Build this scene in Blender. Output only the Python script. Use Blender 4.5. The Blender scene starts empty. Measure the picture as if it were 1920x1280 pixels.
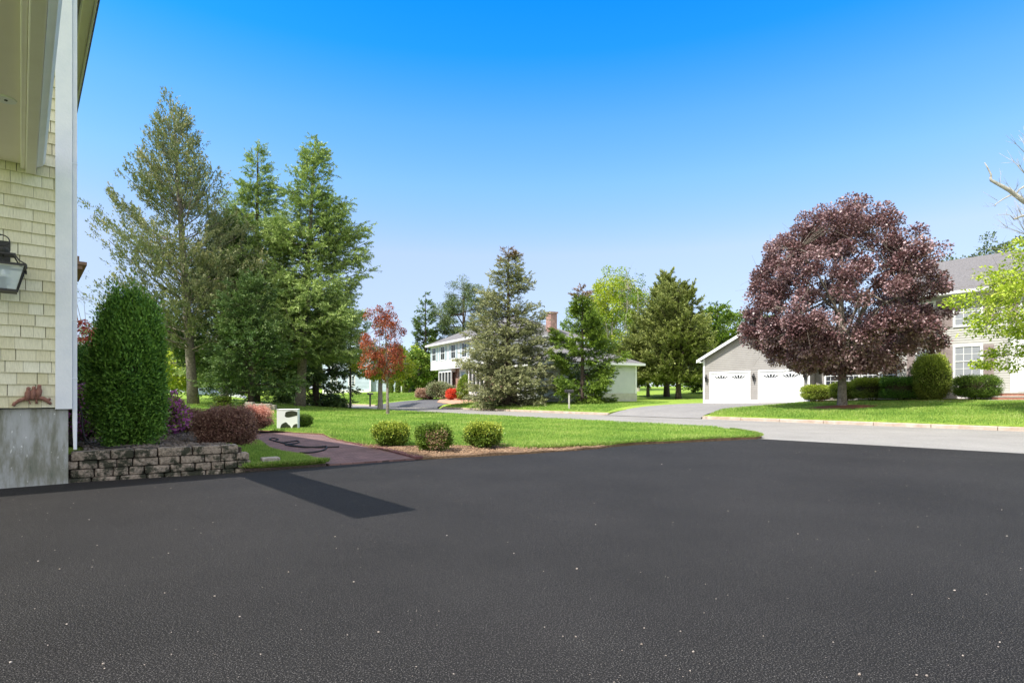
import bpy, math, random
import numpy as np
from math import radians, sin, cos, pi, exp, sqrt
SC = bpy.context.scene
# ------------------------------------------------------------------ camera
F = 1080.0; HOR = 741.0; CAMZ = 1.1
cd = bpy.data.cameras.new('camera'); cam = bpy.data.objects.new('camera', cd)
SC.collection.objects.link(cam); SC.camera = cam
cam.location = (0, 0, CAMZ); cam.rotation_euler = (radians(90), 0, 0)
cd.lens = 36*F/1920; cd.sensor_width = 36; cd.shift_y = (HOR-640)/1920
cd.clip_start = .05; cd.clip_end = 3000
# ------------------------------------------------------------------ sky and sun
SUN_EL = 56.0
sdx, sdy = -.80, -.60                       # horizontal direction towards the sun
w = bpy.data.worlds.new('World'); SC.world = w; w.use_nodes = True
nt = w.node_tree; nt.nodes.clear()
wo = nt.nodes.new('ShaderNodeOutputWorld'); bg = nt.nodes.new('ShaderNodeBackground')
sk = nt.nodes.new('ShaderNodeTexSky'); sk.sky_type = 'NISHITA'; sk.sun_disc = False
sk.sun_elevation = radians(SUN_EL); sk.sun_rotation = math.atan2(sdx, sdy)
sk.air_density = 1.0; sk.dust_density = .3; sk.ozone_density = 2.5; sk.altitude = 0
hs = nt.nodes.new('ShaderNodeHueSaturation'); hs.inputs['Saturation'].default_value = 1.25
nt.links.new(sk.outputs[0], hs.inputs['Color'])
# clear blue to the north, unseen cloud added overhead and behind for neutral fill
tcw = nt.nodes.new('ShaderNodeTexCoord'); spx = nt.nodes.new('ShaderNodeSeparateXYZ'); nt.links.new(tcw.outputs['Generated'], spx.inputs[0])
cr = nt.nodes.new('ShaderNodeValToRGB'); el_ = cr.color_ramp.elements
GR = [(.0,(.33,.38,.62)),(.06,(.50,.46,.58)),(.129,(.73,.53,.50)),(.235,(1.25,.76,.62)),(.34,(1.0,.88,.80)),(.421,(.68,.86,.88)),(.51,(.13,.76,.95)),(.565,(.06,.72,1.0))]
while len(el_) < len(GR): el_.new(.5)
for i, (p_, c_) in enumerate(GR): el_[i].position = p_; el_[i].color = (*c_, 1)
nt.links.new(spx.outputs['Z'], cr.inputs[0])
mu = nt.nodes.new('ShaderNodeMix'); mu.data_type = 'RGBA'; mu.blend_type = 'MULTIPLY'; mu.inputs[0].default_value = 1
nt.links.new(hs.outputs[0], mu.inputs[6]); nt.links.new(cr.outputs[0], mu.inputs[7])
def mrange(src, lo, hi):
    k_ = nt.nodes.new('ShaderNodeMapRange'); k_.interpolation_type = 'SMOOTHSTEP'; k_.inputs['From Min'].default_value = lo; k_.inputs['From Max'].default_value = hi
    nt.links.new(src, k_.inputs['Value']); return k_.outputs[0]
mxm = nt.nodes.new('ShaderNodeMath'); mxm.operation = 'MAXIMUM'
nt.links.new(mrange(spx.outputs['Z'], .60, .80), mxm.inputs[0]); nt.links.new(mrange(spx.outputs['Y'], -.05, -.45), mxm.inputs[1])
cn = nt.nodes.new('ShaderNodeTexNoise'); cn.inputs['Scale'].default_value = 2.5; cn.inputs['Detail'].default_value = 5; nt.links.new(tcw.outputs['Generated'], cn.inputs['Vector'])
cc = nt.nodes.new('ShaderNodeValToRGB'); cc.color_ramp.elements[0].color = (2.6, 2.9, 3.4, 1); cc.color_ramp.elements[1].color = (4.6, 4.55, 4.4, 1); cc.color_ramp.elements[0].position = .3; cc.color_ramp.elements[1].position = .65
nt.links.new(cn.outputs[0], cc.inputs[0])
mc = nt.nodes.new('ShaderNodeMix'); mc.data_type = 'RGBA'; nt.links.new(mxm.outputs[0], mc.inputs[0]); nt.links.new(mu.outputs[2], mc.inputs[6]); nt.links.new(cc.outputs[0], mc.inputs[7])
nt.links.new(mc.outputs[2], bg.inputs[0])
bg.inputs[1].default_value = .15
nt.links.new(bg.outputs[0], wo.inputs[0])
sl = bpy.data.lights.new('sun', 'SUN'); sl.energy = 3.0; sl.angle = radians(.5); sl.color = (1, .95, .86)
so = bpy.data.objects.new('sun', sl); SC.collection.objects.link(so)
so.rotation_euler = (radians(90-SUN_EL), 0, math.atan2(sdy, sdx)+radians(90))
SC.view_settings.view_transform = 'Standard'; SC.view_settings.look = 'None'
SC.view_settings.exposure = 1.25; SC.view_settings.gamma = 1
# ------------------------------------------------------------------ helpers
rng = np.random.default_rng(7); random.seed(7)
COL = SC.collection
def tag(o, label=None, cat=None, group=None, kind=None):
    if label: o['label'] = label
    if cat: o['category'] = cat
    if group: o['group'] = group
    if kind: o['kind'] = kind
    return o
def empty(name, loc, label, cat, group=None):
    o = bpy.data.objects.new(name, None); COL.objects.link(o); o.location = loc; o.empty_display_size = .2
    return tag(o, label, cat, group)
def rootloc(o):
    x = y = z = 0
    while o is not None:
        x += o.location.x; y += o.location.y; z += o.location.z; o = o.parent
    return (x, y, z)
class MB:
    def __init__(s): s.v = []; s.f = []; s.m = []; s.cur = 0
    def add(s, vs, fs):
        k = len(s.v); s.v += [tuple(p) for p in vs]
        s.f += [tuple(i+k for i in f) for f in fs]; s.m += [s.cur]*len(fs)
    def box(s, x0, x1, y0, y1, z0, z1):
        s.add([(x0,y0,z0),(x1,y0,z0),(x1,y1,z0),(x0,y1,z0),(x0,y0,z1),(x1,y0,z1),(x1,y1,z1),(x0,y1,z1)],
              [(0,3,2,1),(4,5,6,7),(0,1,5,4),(1,2,6,5),(2,3,7,6),(3,0,4,7)])
    def fbox(s, fr, a0, a1, b0, b1, c0, c1):
        P = fr.P
        s.add([P(a0,b0,c0),P(a1,b0,c0),P(a1,b1,c0),P(a0,b1,c0),P(a0,b0,c1),P(a1,b0,c1),P(a1,b1,c1),P(a0,b1,c1)],
              [(0,3,2,1),(4,5,6,7),(0,1,5,4),(1,2,6,5),(2,3,7,6),(3,0,4,7)])
    def tube(s, pts, rad, n=8, cap=True):
        pts = [np.array(p, float) for p in pts]
        if not hasattr(rad, '__len__'): rad = [rad]*len(pts)
        k = len(s.v); T0 = None
        for i, p in enumerate(pts):
            t = pts[min(i+1, len(pts)-1)]-pts[max(i-1, 0)]; t = t/(np.linalg.norm(t)+1e-9)
            if T0 is None:
                a = np.array([0,0,1.]) if abs(t[2]) < .9 else np.array([1.,0,0])
                u = np.cross(t, a)
            else: u = u0 - t*np.dot(u0, t)
            u /= np.linalg.norm(u)+1e-9; v = np.cross(t, u); u0 = u; T0 = t
            for j in range(n):
                an = 2*pi*j/n; s.v.append(tuple(p+rad[i]*(cos(an)*u+sin(an)*v)))
        fs = []
        for i in range(len(pts)-1):
            for j in range(n):
                a = k+i*n+j; b = k+i*n+(j+1) % n; fs.append((a, b, b+n, a+n))
        if cap:
            fs.append(tuple(k+j for j in range(n))[::-1]); fs.append(tuple(k+(len(pts)-1)*n+j for j in range(n)))
        s.f += fs; s.m += [s.cur]*len(fs)
    def lathe(s, c, prof, n=16):
        k = len(s.v)
        for r, z in prof:
            for j in range(n):
                an = 2*pi*j/n; s.v.append((c[0]+r*cos(an), c[1]+r*sin(an), c[2]+z))
        fs = []
        for i in range(len(prof)-1):
            for j in range(n):
                a = k+i*n+j; b = k+i*n+(j+1) % n; fs.append((a, b, b+n, a+n))
        fs.append(tuple(k+j for j in range(n))[::-1]); fs.append(tuple(k+(len(prof)-1)*n+j for j in range(n)))
        s.f += fs; s.m += [s.cur]*len(fs)
    def build(s, name, mats, parent=None, smooth=False, bevel=0):
        me = bpy.data.meshes.new(name)
        r = rootloc(parent) if parent is not None else (0, 0, 0)
        me.from_pydata([(v[0]-r[0], v[1]-r[1], v[2]-r[2]) for v in s.v], [], s.f)
        if not isinstance(mats, (list, tuple)): mats = [mats]
        for m in mats: me.materials.append(m)
        if len(mats) > 1: me.polygons.foreach_set('material_index', s.m)
        if smooth: me.polygons.foreach_set('use_smooth', [True]*len(s.f))
        me.update()
        o = bpy.data.objects.new(name, me); COL.objects.link(o)
        if parent is not None: o.parent = parent
        if bevel:
            b = o.modifiers.new('bevel', 'BEVEL'); b.width = bevel; b.segments = 2; b.limit_method = 'ANGLE'
        return o
class Fr:
    """local frame: a along the front, b into the building, c up"""
    def __init__(s, o, e1, e2, z0): s.o = o; s.e1 = e1; s.e2 = e2; s.z0 = z0
    def P(s, a, b, c): return (s.o[0]+a*s.e1[0]+b*s.e2[0], s.o[1]+a*s.e1[1]+b*s.e2[1], s.z0+c)
def sm(t): t = min(1, max(0, t)); return t*t*(3-2*t)
# ------------------------------------------------------------------ materials
def nodes(name):
    m = bpy.data.materials.new(name); m.use_nodes = True
    return m, m.node_tree, m.node_tree.nodes['Principled BSDF']
def ramp(t, stops):
    r = t.nodes.new('ShaderNodeValToRGB'); e = r.color_ramp.elements
    while len(e) < len(stops): e.new(.5)
    for i, (p, c) in enumerate(stops): e[i].position = p; e[i].color = (*c, 1)
    return r
def mat(name, c1, c2=None, scale=5, rough=.8, bump=0, bscale=None, metal=0, detail=6, spec=.3, mask=None):
    m, t, p = nodes(name)
    p.inputs['Roughness'].default_value = rough; p.inputs['Metallic'].default_value = metal
    p.inputs['Specular IOR Level'].default_value = spec
    p.inputs['Base Color'].default_value = (*c1, 1)
    tc = t.nodes.new('ShaderNodeTexCoord')
    if c2:
        n = t.nodes.new('ShaderNodeTexNoise'); n.inputs['Scale'].default_value = scale; n.inputs['Detail'].default_value = detail
        n.inputs['Roughness'].default_value = .65
        t.links.new(tc.outputs['Object'], n.inputs['Vector'])
        r = ramp(t, [(.32, c1), (.68, c2)]); t.links.new(n.outputs[0], r.inputs[0]); t.links.new(r.outputs[0], p.inputs['Base Color'])
    if bump:
        n2 = t.nodes.new('ShaderNodeTexNoise'); n2.inputs['Scale'].default_value = bscale or scale*6; n2.inputs['Detail'].default_value = 4
        t.links.new(tc.outputs['Object'], n2.inputs['Vector'])
        b = t.nodes.new('ShaderNodeBump'); b.inputs['Strength'].default_value = bump; b.inputs['Distance'].default_value = .02
        t.links.new(n2.outputs[0], b.inputs['Height']); t.links.new(b.outputs[0], p.inputs['Normal'])
    return m
def leafmat(name, cols, trans=.3, gloss=.5, spec=.25):
    trans *= .6
    m, t, p = nodes(name)
    a = t.nodes.new('ShaderNodeAttribute'); a.attribute_name = 'tint'
    n = len(cols); r = ramp(t, [(i/(n-1) if n > 1 else 0, c) for i, c in enumerate(cols)])
    t.links.new(a.outputs['Fac'], r.inputs[0]); t.links.new(r.outputs[0], p.inputs['Base Color'])
    p.inputs['Roughness'].default_value = gloss; p.inputs['Specular IOR Level'].default_value = spec
    tr = t.nodes.new('ShaderNodeBsdfTranslucent'); t.links.new(r.outputs[0], tr.inputs[0])
    mx = t.nodes.new('ShaderNodeMixShader'); mx.inputs[0].default_value = trans
    t.links.new(p.outputs[0], mx.inputs[1]); t.links.new(tr.outputs[0], mx.inputs[2])
    t.links.new(mx.outputs[0], t.nodes['Material Output'].inputs['Surface'])
    return m
def brickmat(name, c1, c2, mortar, sc=1.0, w=.2, h=.067, ms=.012, rough=.85, plane='xz', rot=0):
    m, t, p = nodes(name)
    tc = t.nodes.new('ShaderNodeTexCoord'); mp = t.nodes.new('ShaderNodeMapping')
    if plane == 'xz': mp.inputs['Rotation'].default_value = (radians(90), 0, 0)
    else: mp.inputs['Rotation'].default_value = (0, 0, rot)
    b = t.nodes.new('ShaderNodeTexBrick')
    b.inputs['Scale'].default_value = sc; b.inputs['Brick Width'].default_value = w; b.inputs['Row Height'].default_value = h
    b.inputs['Mortar Size'].default_value = ms; b.inputs['Color1'].default_value = (*c1, 1); b.inputs['Color2'].default_value = (*c2, 1)
    b.inputs['Mortar'].default_value = (*mortar, 1); b.inputs['Bias'].default_value = 0
    t.links.new(tc.outputs['Object'], mp.inputs[0]); t.links.new(mp.outputs[0], b.inputs['Vector'])
    nz = t.nodes.new('ShaderNodeTexNoise'); nz.inputs['Scale'].default_value = 3; nz.inputs['Detail'].default_value = 8
    t.links.new(tc.outputs['Object'], nz.inputs['Vector'])
    mx = t.nodes.new('ShaderNodeMix'); mx.data_type = 'RGBA'; mx.blend_type = 'MULTIPLY'; mx.inputs[0].default_value = .55
    r = ramp(t, [(.3, (.5, .5, .5)), (.7, (1.25, 1.2, 1.2))]); t.links.new(nz.outputs[0], r.inputs[0])
    t.links.new(b.outputs['Color'], mx.inputs[6]); t.links.new(r.outputs[0], mx.inputs[7]); t.links.new(mx.outputs[2], p.inputs['Base Color'])
    p.inputs['Roughness'].default_value = rough
    bp = t.nodes.new('ShaderNodeBump'); bp.inputs['Strength'].default_value = .4; bp.inputs['Distance'].default_value = .01; bp.invert = True
    t.links.new(b.outputs['Fac'], bp.inputs['Height']); t.links.new(bp.outputs[0], p.inputs['Normal'])
    return m
def asphaltmat(name, base, speck, light, sc=160, rough=.75, patch=.25, thr=.62, spec=.35):
    m, t, p = nodes(name)
    tc = t.nodes.new('ShaderNodeTexCoord')
    n = t.nodes.new('ShaderNodeTexNoise'); n.inputs['Scale'].default_value = sc; n.inputs['Detail'].default_value = 3; n.inputs['Roughness'].default_value = .7
    t.links.new(tc.outputs['Object'], n.inputs['Vector'])
    r = ramp(t, [(.36, base), (.56, speck), (thr+.1, light)]); t.links.new(n.outputs[0], r.inputs[0])
    v = t.nodes.new('ShaderNodeTexNoise'); v.inputs['Scale'].default_value = .55; v.inputs['Detail'].default_value = 7; v.inputs['Roughness'].default_value = .6
    t.links.new(tc.outputs['Object'], v.inputs['Vector'])
    r2 = ramp(t, [(.3, (1-patch,)*3), (.7, (1+patch,)*3)]); t.links.new(v.outputs[0], r2.inputs[0])
    mx = t.nodes.new('ShaderNodeMix'); mx.data_type = 'RGBA'; mx.blend_type = 'MULTIPLY'; mx.inputs[0].default_value = 1
    t.links.new(r.outputs[0], mx.inputs[6]); t.links.new(r2.outputs[0], mx.inputs[7]); t.links.new(mx.outputs[2], p.inputs['Base Color'])
    p.inputs['Roughness'].default_value = rough; p.inputs['Specular IOR Level'].default_value = spec
    vo = t.nodes.new('ShaderNodeTexVoronoi'); vo.inputs['Scale'].default_value = sc*1.1
    t.links.new(tc.outputs['Object'], vo.inputs['Vector'])
    b = t.nodes.new('ShaderNodeBump'); b.inputs['Strength'].default_value = .55; b.inputs['Distance'].default_value = .006; b.invert = True
    t.links.new(vo.outputs['Distance'], b.inputs['Height']); t.links.new(b.outputs[0], p.inputs['Normal'])
    return m
def grassmat(name, c1, c2, c3):
    m, t, p = nodes(name)
    tc = t.nodes.new('ShaderNodeTexCoord')
    n = t.nodes.new('ShaderNodeTexNoise'); n.inputs['Scale'].default_value = .35; n.inputs['Detail'].default_value = 9; n.inputs['Roughness'].default_value = .72
    t.links.new(tc.outputs['Object'], n.inputs['Vector'])
    r = ramp(t, [(.3, c1), (.52, c2), (.74, c3)]); t.links.new(n.outputs[0], r.inputs[0])
    n2 = t.nodes.new('ShaderNodeTexNoise'); n2.inputs['Scale'].default_value = 9; n2.inputs['Detail'].default_value = 6; n2.inputs['Roughness'].default_value = .8
    t.links.new(tc.outputs['Object'], n2.inputs['Vector'])
    r2 = ramp(t, [(.3, (.5, .55, .5)), (.7, (1.35, 1.3, 1.3))]); t.links.new(n2.outputs[0], r2.inputs[0])
    mx = t.nodes.new('ShaderNodeMix'); mx.data_type = 'RGBA'; mx.blend_type = 'MULTIPLY'; mx.inputs[0].default_value = 1
    t.links.new(r.outputs[0], mx.inputs[6]); t.links.new(r2.outputs[0], mx.inputs[7]); t.links.new(mx.outputs[2], p.inputs['Base Color'])
    p.inputs['Roughness'].default_value = .9; p.inputs['Specular IOR Level'].default_value = .1
    b = t.nodes.new('ShaderNodeBump'); b.inputs['Strength'].default_value = .8; b.inputs['Distance'].default_value = .05
    t.links.new(n2.outputs[0], b.inputs['Height']); t.links.new(b.outputs[0], p.inputs['Normal'])
    return m
M = {}
M['asphalt'] = asphaltmat('sealed_asphalt', (.007,.0068,.007), (.0205,.0192,.0188), (.17,.16,.155), sc=150, rough=.75, patch=.2, thr=.56, spec=.13)
M['road'] = asphaltmat('worn_road', (.19,.178,.166), (.28,.268,.252), (.40,.385,.365), sc=60, rough=.9, patch=.12)
M['drive2'] = asphaltmat('grey_drive', (.18,.17,.165), (.25,.24,.235), (.33,.32,.31), sc=50, rough=.9, patch=.1)
M['drive3'] = asphaltmat('dark_drive', (.08,.08,.09), (.11,.11,.12), (.16,.16,.16), sc=50, rough=.9, patch=.1)
M['lawn'] = grassmat('lawn_turf', (.13,.23,.035), (.24,.35,.055), (.37,.43,.10))
M['blade'] = leafmat('grass_blade', [(.09,.19,.03), (.20,.34,.055), (.35,.46,.10), (.50,.50,.22)], trans=.35, gloss=.6)
M['soil'] = mat('bark_soil', (.09,.05,.03), (.27,.18,.11), 26, .95, .8, 60)
M['mulch'] = mat('dark_mulch', (.03,.022,.018), (.13,.10,.085), 34, .95, 1, 70)
M['redmulch'] = mat('red_mulch', (.16,.055,.025), (.33,.13,.06), 20, .95, .8, 60)
M['path'] = brickmat('path_brick', (.15,.085,.08), (.23,.135,.125), (.07,.05,.045), 1, .2, .1, .006, .9, 'xy', radians(-40))
M['soldier'] = mat('edge_brick', (.10,.045,.05), (.20,.09,.085), 9, .9, .4, 40)
M['brick'] = brickmat('house_brick', (.33,.15,.12), (.43,.22,.17), (.45,.40,.36), 1, .21, .075, .01, .85, 'xz')
M['bstep'] = mat('brick_step', (.33,.15,.11), (.48,.25,.19), 14, .85, .3, 50)
M['terracotta_path'] = mat('terracotta_path', (.42,.22,.15), (.55,.33,.24), 10, .9, .3, 50)
M['kerb'] = mat('granite_kerb', (.40,.30,.23), (.55,.47,.40), 3, .85, .3, 40)
M['bark'] = mat('grey_bark', (.10,.085,.07), (.30,.26,.22), 9, .95, 1, 22)
M['barkl'] = mat('light_bark', (.28,.25,.21), (.46,.43,.38), 7, .95, .8, 22)
M['barkd'] = mat('dark_bark', (.05,.038,.03), (.13,.10,.08), 9, .95, 1, 30)
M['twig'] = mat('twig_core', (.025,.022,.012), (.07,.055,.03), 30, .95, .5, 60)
M['white'] = mat('white_paint', (.78,.79,.80), (.86,.86,.86), 3, .55, .03, 30)
M['trimshade'] = mat('cream_trim', (.86,.81,.73), (.91,.87,.80), 2, .55, .04, 25)
M['whitewood'] = mat('white_trim_board', (.70,.73,.78), (.80,.81,.84), 4, .55, .12, 40)
M['grey_siding'] = mat('grey_siding', (.33,.31,.295), (.38,.36,.345), 1.5, .7)
M['pale_siding'] = mat('pale_siding', (.46,.45,.43), (.52,.51,.49), 1.5, .7)
M['white_siding'] = mat('white_siding', (.74,.745,.74), (.80,.80,.78), 1.5, .7)
M['shaded_siding'] = mat('white_siding_shaded', (.55,.58,.57), (.62,.64,.62), 1.5, .7)  # white siding with the side wall's shade put into its colour
M['blue_siding'] = mat('blue_siding', (.38,.46,.55), (.45,.53,.61), 1.5, .7)
M['roof'] = mat('roof_shingle', (.115,.11,.115), (.20,.19,.195), 14, .95, .5, 30)
M['concrete'] = mat('concrete_grey', (.42,.40,.37), (.52,.50,.46), 4, .9, .2, 40)
M['stone'] = mat('wall_stone', (.20,.17,.145), (.46,.42,.37), 9, .95, 1, 34)
M['black'] = mat('black_metal', (.012,.012,.014), (.022,.02,.02), 8, .5, spec=.5)
M['rubber'] = mat('black_rubber', (.02,.02,.02), None, 8, .6)
M['shutter'] = mat('brown_shutter', (.30,.24,.235), (.36,.30,.29), 3, .7)
M['shutterb'] = mat('blue_grey_shutter', (.42,.50,.55), (.48,.56,.60), 3, .7)
M['terracotta'] = mat('terracotta_clay', (.20,.09,.065), (.33,.17,.13), 25, .85, .5, 60)
M['car'] = mat('car_paint', (.75,.77,.80), None, 1, .25, spec=.6)
M['pink'] = mat('pink_paint', (.6,.2,.4), None, 1, .6)
m, t, p = nodes('window_glass'); p.inputs['Base Color'].default_value = (.02,.025,.03,1); p.inputs['Roughness'].default_value = .1; p.inputs['Specular IOR Level'].default_value = .4; M['glass'] = m
m, t, p = nodes('curtained_glass'); p.inputs['Base Color'].default_value = (.34,.36,.40,1); p.inputs['Roughness'].default_value = .1; p.inputs['Specular IOR Level'].default_value = .8; M['glassl'] = m
m, t, p = nodes('lantern_glass'); p.inputs['Base Color'].default_value = (.75,.85,.9,1); p.inputs['Roughness'].default_value = .12; p.inputs['Alpha'].default_value = .45; M['lglass'] = m
# siding of cedar shingles: colour differs a little shingle by shingle
m, t, p = nodes('cedar_shingle_paint')
a = t.nodes.new('ShaderNodeAttribute'); a.attribute_name = 'tint'
r = ramp(t, [(0, (.60,.555,.365)), (.5, (.67,.63,.45)), (1, (.72,.69,.54))]); t.links.new(a.outputs['Fac'], r.inputs[0])
tc = t.nodes.new('ShaderNodeTexCoord'); mp = t.nodes.new('ShaderNodeMapping'); mp.inputs['Scale'].default_value = (1, 1, .06)
n = t.nodes.new('ShaderNodeTexNoise'); n.inputs['Scale'].default_value = 90; n.inputs['Detail'].default_value = 5
t.links.new(tc.outputs['Object'], mp.inputs[0]); t.links.new(mp.outputs[0], n.inputs['Vector'])
n3 = t.nodes.new('ShaderNodeTexNoise'); n3.inputs['Scale'].default_value = 2.2; n3.inputs['Detail'].default_value = 9; n3.inputs['Roughness'].default_value = .7
t.links.new(tc.outputs['Object'], n3.inputs['Vector'])
r2 = ramp(t, [(.28, (.62,.60,.50)), (.45, (1,1,1)), (1, (1.03,1.03,1.03))]); t.links.new(n3.outputs[0], r2.inputs[0])
mx = t.nodes.new('ShaderNodeMix'); mx.data_type = 'RGBA'; mx.blend_type = 'MULTIPLY'; mx.inputs[0].default_value = 1
t.links.new(r.outputs[0], mx.inputs[6]); t.links.new(r2.outputs[0], mx.inputs[7])
r3 = ramp(t, [(.3, (.86,.86,.84)), (.6, (1.03,1.03,1.03))]); t.links.new(n.outputs[0], r3.inputs[0])
mx2 = t.nodes.new('ShaderNodeMix'); mx2.data_type = 'RGBA'; mx2.blend_type = 'MULTIPLY'; mx2.inputs[0].default_value = 1
t.links.new(mx.outputs[2], mx2.inputs[6]); t.links.new(r3.outputs[0], mx2.inputs[7]); t.links.new(mx2.outputs[2], p.inputs['Base Color'])
b = t.nodes.new('ShaderNodeBump'); b.inputs['Strength'].default_value = .35; b.inputs['Distance'].default_value = .004
t.links.new(n.outputs[0], b.inputs['Height']); t.links.new(b.outputs[0], p.inputs['Normal']); p.inputs['Roughness'].default_value = .7
M['shingle'] = m
# stained concrete foundation: algae streaks, chips
m, t, p = nodes('stained_foundation')
tc = t.nodes.new('ShaderNodeTexCoord'); mp = t.nodes.new('ShaderNodeMapping'); mp.inputs['Scale'].default_value = (1, 1, .25)
t.links.new(tc.outputs['Object'], mp.inputs[0])
n = t.nodes.new('ShaderNodeTexNoise'); n.inputs['Scale'].default_value = 4.5; n.inputs['Detail'].default_value = 9; n.inputs['Roughness'].default_value = .65
t.links.new(mp.outputs[0], n.inputs['Vector'])
r = ramp(t, [(.30, (.09,.115,.08)), (.42, (.22,.22,.18)), (.52, (.36,.37,.36)), (.75, (.50,.50,.52))]); t.links.new(n.outputs[0], r.inputs[0])
n4 = t.nodes.new('ShaderNodeTexNoise'); n4.inputs['Scale'].default_value = 26; n4.inputs['Detail'].default_value = 2
mp4 = t.nodes.new('ShaderNodeMapping'); mp4.inputs['Scale'].default_value = (1, 1, .5); t.links.new(tc.outputs['Object'], mp4.inputs[0]); t.links.new(mp4.outputs[0], n4.inputs['Vector'])
r4 = ramp(t, [(.70, (0,0,0)), (.74, (.6,.6,.6))]); t.links.new(n4.outputs[0], r4.inputs[0])
mx = t.nodes.new('ShaderNodeMix'); mx.data_type = 'RGBA'; mx.blend_type = 'ADD'; mx.inputs[0].default_value = .5
t.links.new(r.outputs[0], mx.inputs[6]); t.links.new(r4.outputs[0], mx.inputs[7]); t.links.new(mx.outputs[2], p.inputs['Base Color'])
b = t.nodes.new('ShaderNodeBump'); b.inputs['Strength'].default_value = .4; b.inputs['Distance'].default_value = .01
t.links.new(n4.outputs[0], b.inputs['Height']); t.links.new(b.outputs[0], p.inputs['Normal']); p.inputs['Roughness'].default_value = .85
M['foundation'] = m
# mossy stone: moss and dirt patches over tumbled concrete stone
m, t, p = nodes('mossy_stone')
tc = t.nodes.new('ShaderNodeTexCoord')
n = t.nodes.new('ShaderNodeTexNoise'); n.inputs['Scale'].default_value = 5.5; n.inputs['Detail'].default_value = 8; n.inputs['Roughness'].default_value = .7
t.links.new(tc.outputs['Object'], n.inputs['Vector'])
n2 = t.nodes.new('ShaderNodeTexNoise'); n2.inputs['Scale'].default_value = 32; n2.inputs['Detail'].default_value = 7; n2.inputs['Roughness'].default_value = .75
t.links.new(tc.outputs['Object'], n2.inputs['Vector'])
ra = ramp(t, [(.3, (.10,.078,.06)), (.5, (.29,.235,.185)), (.7, (.48,.41,.34))]); t.links.new(n2.outputs[0], ra.inputs[0])
rb = ramp(t, [(.36, (.018,.022,.012)), (.62, (.05,.05,.032))]); t.links.new(n2.outputs[0], rb.inputs[0])
rf = ramp(t, [(.44, (1,1,1)), (.53, (0,0,0))]); t.links.new(n.outputs[0], rf.inputs[0])
mx = t.nodes.new('ShaderNodeMix'); mx.data_type = 'RGBA'; t.links.new(rf.outputs[0], mx.inputs[0])
t.links.new(ra.outputs[0], mx.inputs[6]); t.links.new(rb.outputs[0], mx.inputs[7]); t.links.new(mx.outputs[2], p.inputs['Base Color'])
b = t.nodes.new('ShaderNodeBump'); b.inputs['Strength'].default_value = 1; b.inputs['Distance'].default_value = .015
t.links.new(n2.outputs[0], b.inputs['Height']); t.links.new(b.outputs[0], p.inputs['Normal']); p.inputs['Roughness'].default_value = .95
M['moss'] = m
# black and green patches on the white painted box
m, t, p = nodes('patch_painted_box')
tc = t.nodes.new('ShaderNodeTexCoord'); n = t.nodes.new('ShaderNodeTexNoise'); n.inputs['Scale'].default_value = 3.1; n.inputs['Detail'].default_value = .3; n.inputs['Distortion'].default_value = .3
t.links.new(tc.outputs['Object'], n.inputs['Vector'])
r = ramp(t, [(.40, (.045,.055,.03)), (.41, (.80,.80,.79))]); t.links.new(n.outputs[0], r.inputs[0]); t.links.new(r.outputs[0], p.inputs['Base Color']); p.inputs['Roughness'].default_value = .5
M['cow'] = m
# ------------------------------------------------------------------ terrain
NX, NY = .816, .577
NEAR, FAR = 16.5, 23.0
G0 = (13.3, 40.0)
UF = (.636, -.772); UB = (.772, .636)      # grey house: along its front towards the camera side, and into the house
def inpoly(x, y, poly):
    c = False; j = len(poly)-1
    for i in range(len(poly)):
        xi, yi = poly[i]; xj, yj = poly[j]
        if (yi > y) != (yj > y) and x < (xj-xi)*(y-yi)/(yj-yi)+xi: c = not c
        j = i
    return c
DRIVE_G = [(4.9,31.9),(6.3,33.0),(9.0,35.7),(12.9,40.35),(14.3,41.0),(18.6,35.4),(17.6,34.3),(12.6,30.2),(10.4,28.6),(9.2,27.7),(8.9,27.2)]
DRIVE_W = [(-14.2,59.9),(-10.5,59.6),(-6.5,58.3),(-1.9,54.5),(-.9,51.6),(-3.4,51.9),(-5.6,51.2),(-6.4,49.3),(-6.2,48.5)]
def far_prof(x, y, s):
    k = 1-exp(-s/3)
    return .42*k+.3*sm((x-13)/9)*k+.25*sm((y-42)/20)*k+.032*max(0, min(y, 110)-58)*k
def H(x, y):
    n = NX*x+NY*y; s = n-FAR
    if s >= 0: return .13+far_prof(x, y, s)
    if n > NEAR: return 0
    return .05+min(1.15, .045*max(0, -x-9))*sm((NEAR-n)/6)*sm((y-12)/8)
def Hd(x, y):      # surface of the far driveways
    s = max(0, NX*x+NY*y-FAR)
    return .135*(1-exp(-s/.9))+far_prof(x, y, s)+.012
OURPAVED = [(-5.6,7.25),(-3.9,8.2),(-2.87,9.0),(-1.59,9.85),(.4,10.9),(2.87,12.9),(6.3,14.6),(9.9,10.75),(14,5.9),(15.5,3.0),(4.2,4.05),(2.7,2.75),(2.14,2.39),(1.93,2.1),(1.6,0),(1.5,-8),(-12,-8),(-12,2)]
def terr(x, y):
    n = NX*x+NY*y
    if n <= FAR+.06 and n > NEAR-4.6 and x > 4.5: return -.08
    if n <= FAR+.06 and n > NEAR-.05: return -.08
    if n > FAR and n < FAR+.75: return -.06
    if n > FAR and (inpoly(x, y, DRIVE_G) or inpoly(x, y, DRIVE_W)): return Hd(x, y)-.08
    if n <= NEAR and y < 16.5 and x > -8: return -.08
    return H(x, y)-(.0 if n > FAR else .03)
xs = np.unique(np.round(np.concatenate([np.linspace(-900,-120,12), np.linspace(-120,-32,30), np.arange(-32,34,.42), np.linspace(34,120,24), np.linspace(120,900,12)]), 3))
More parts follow.
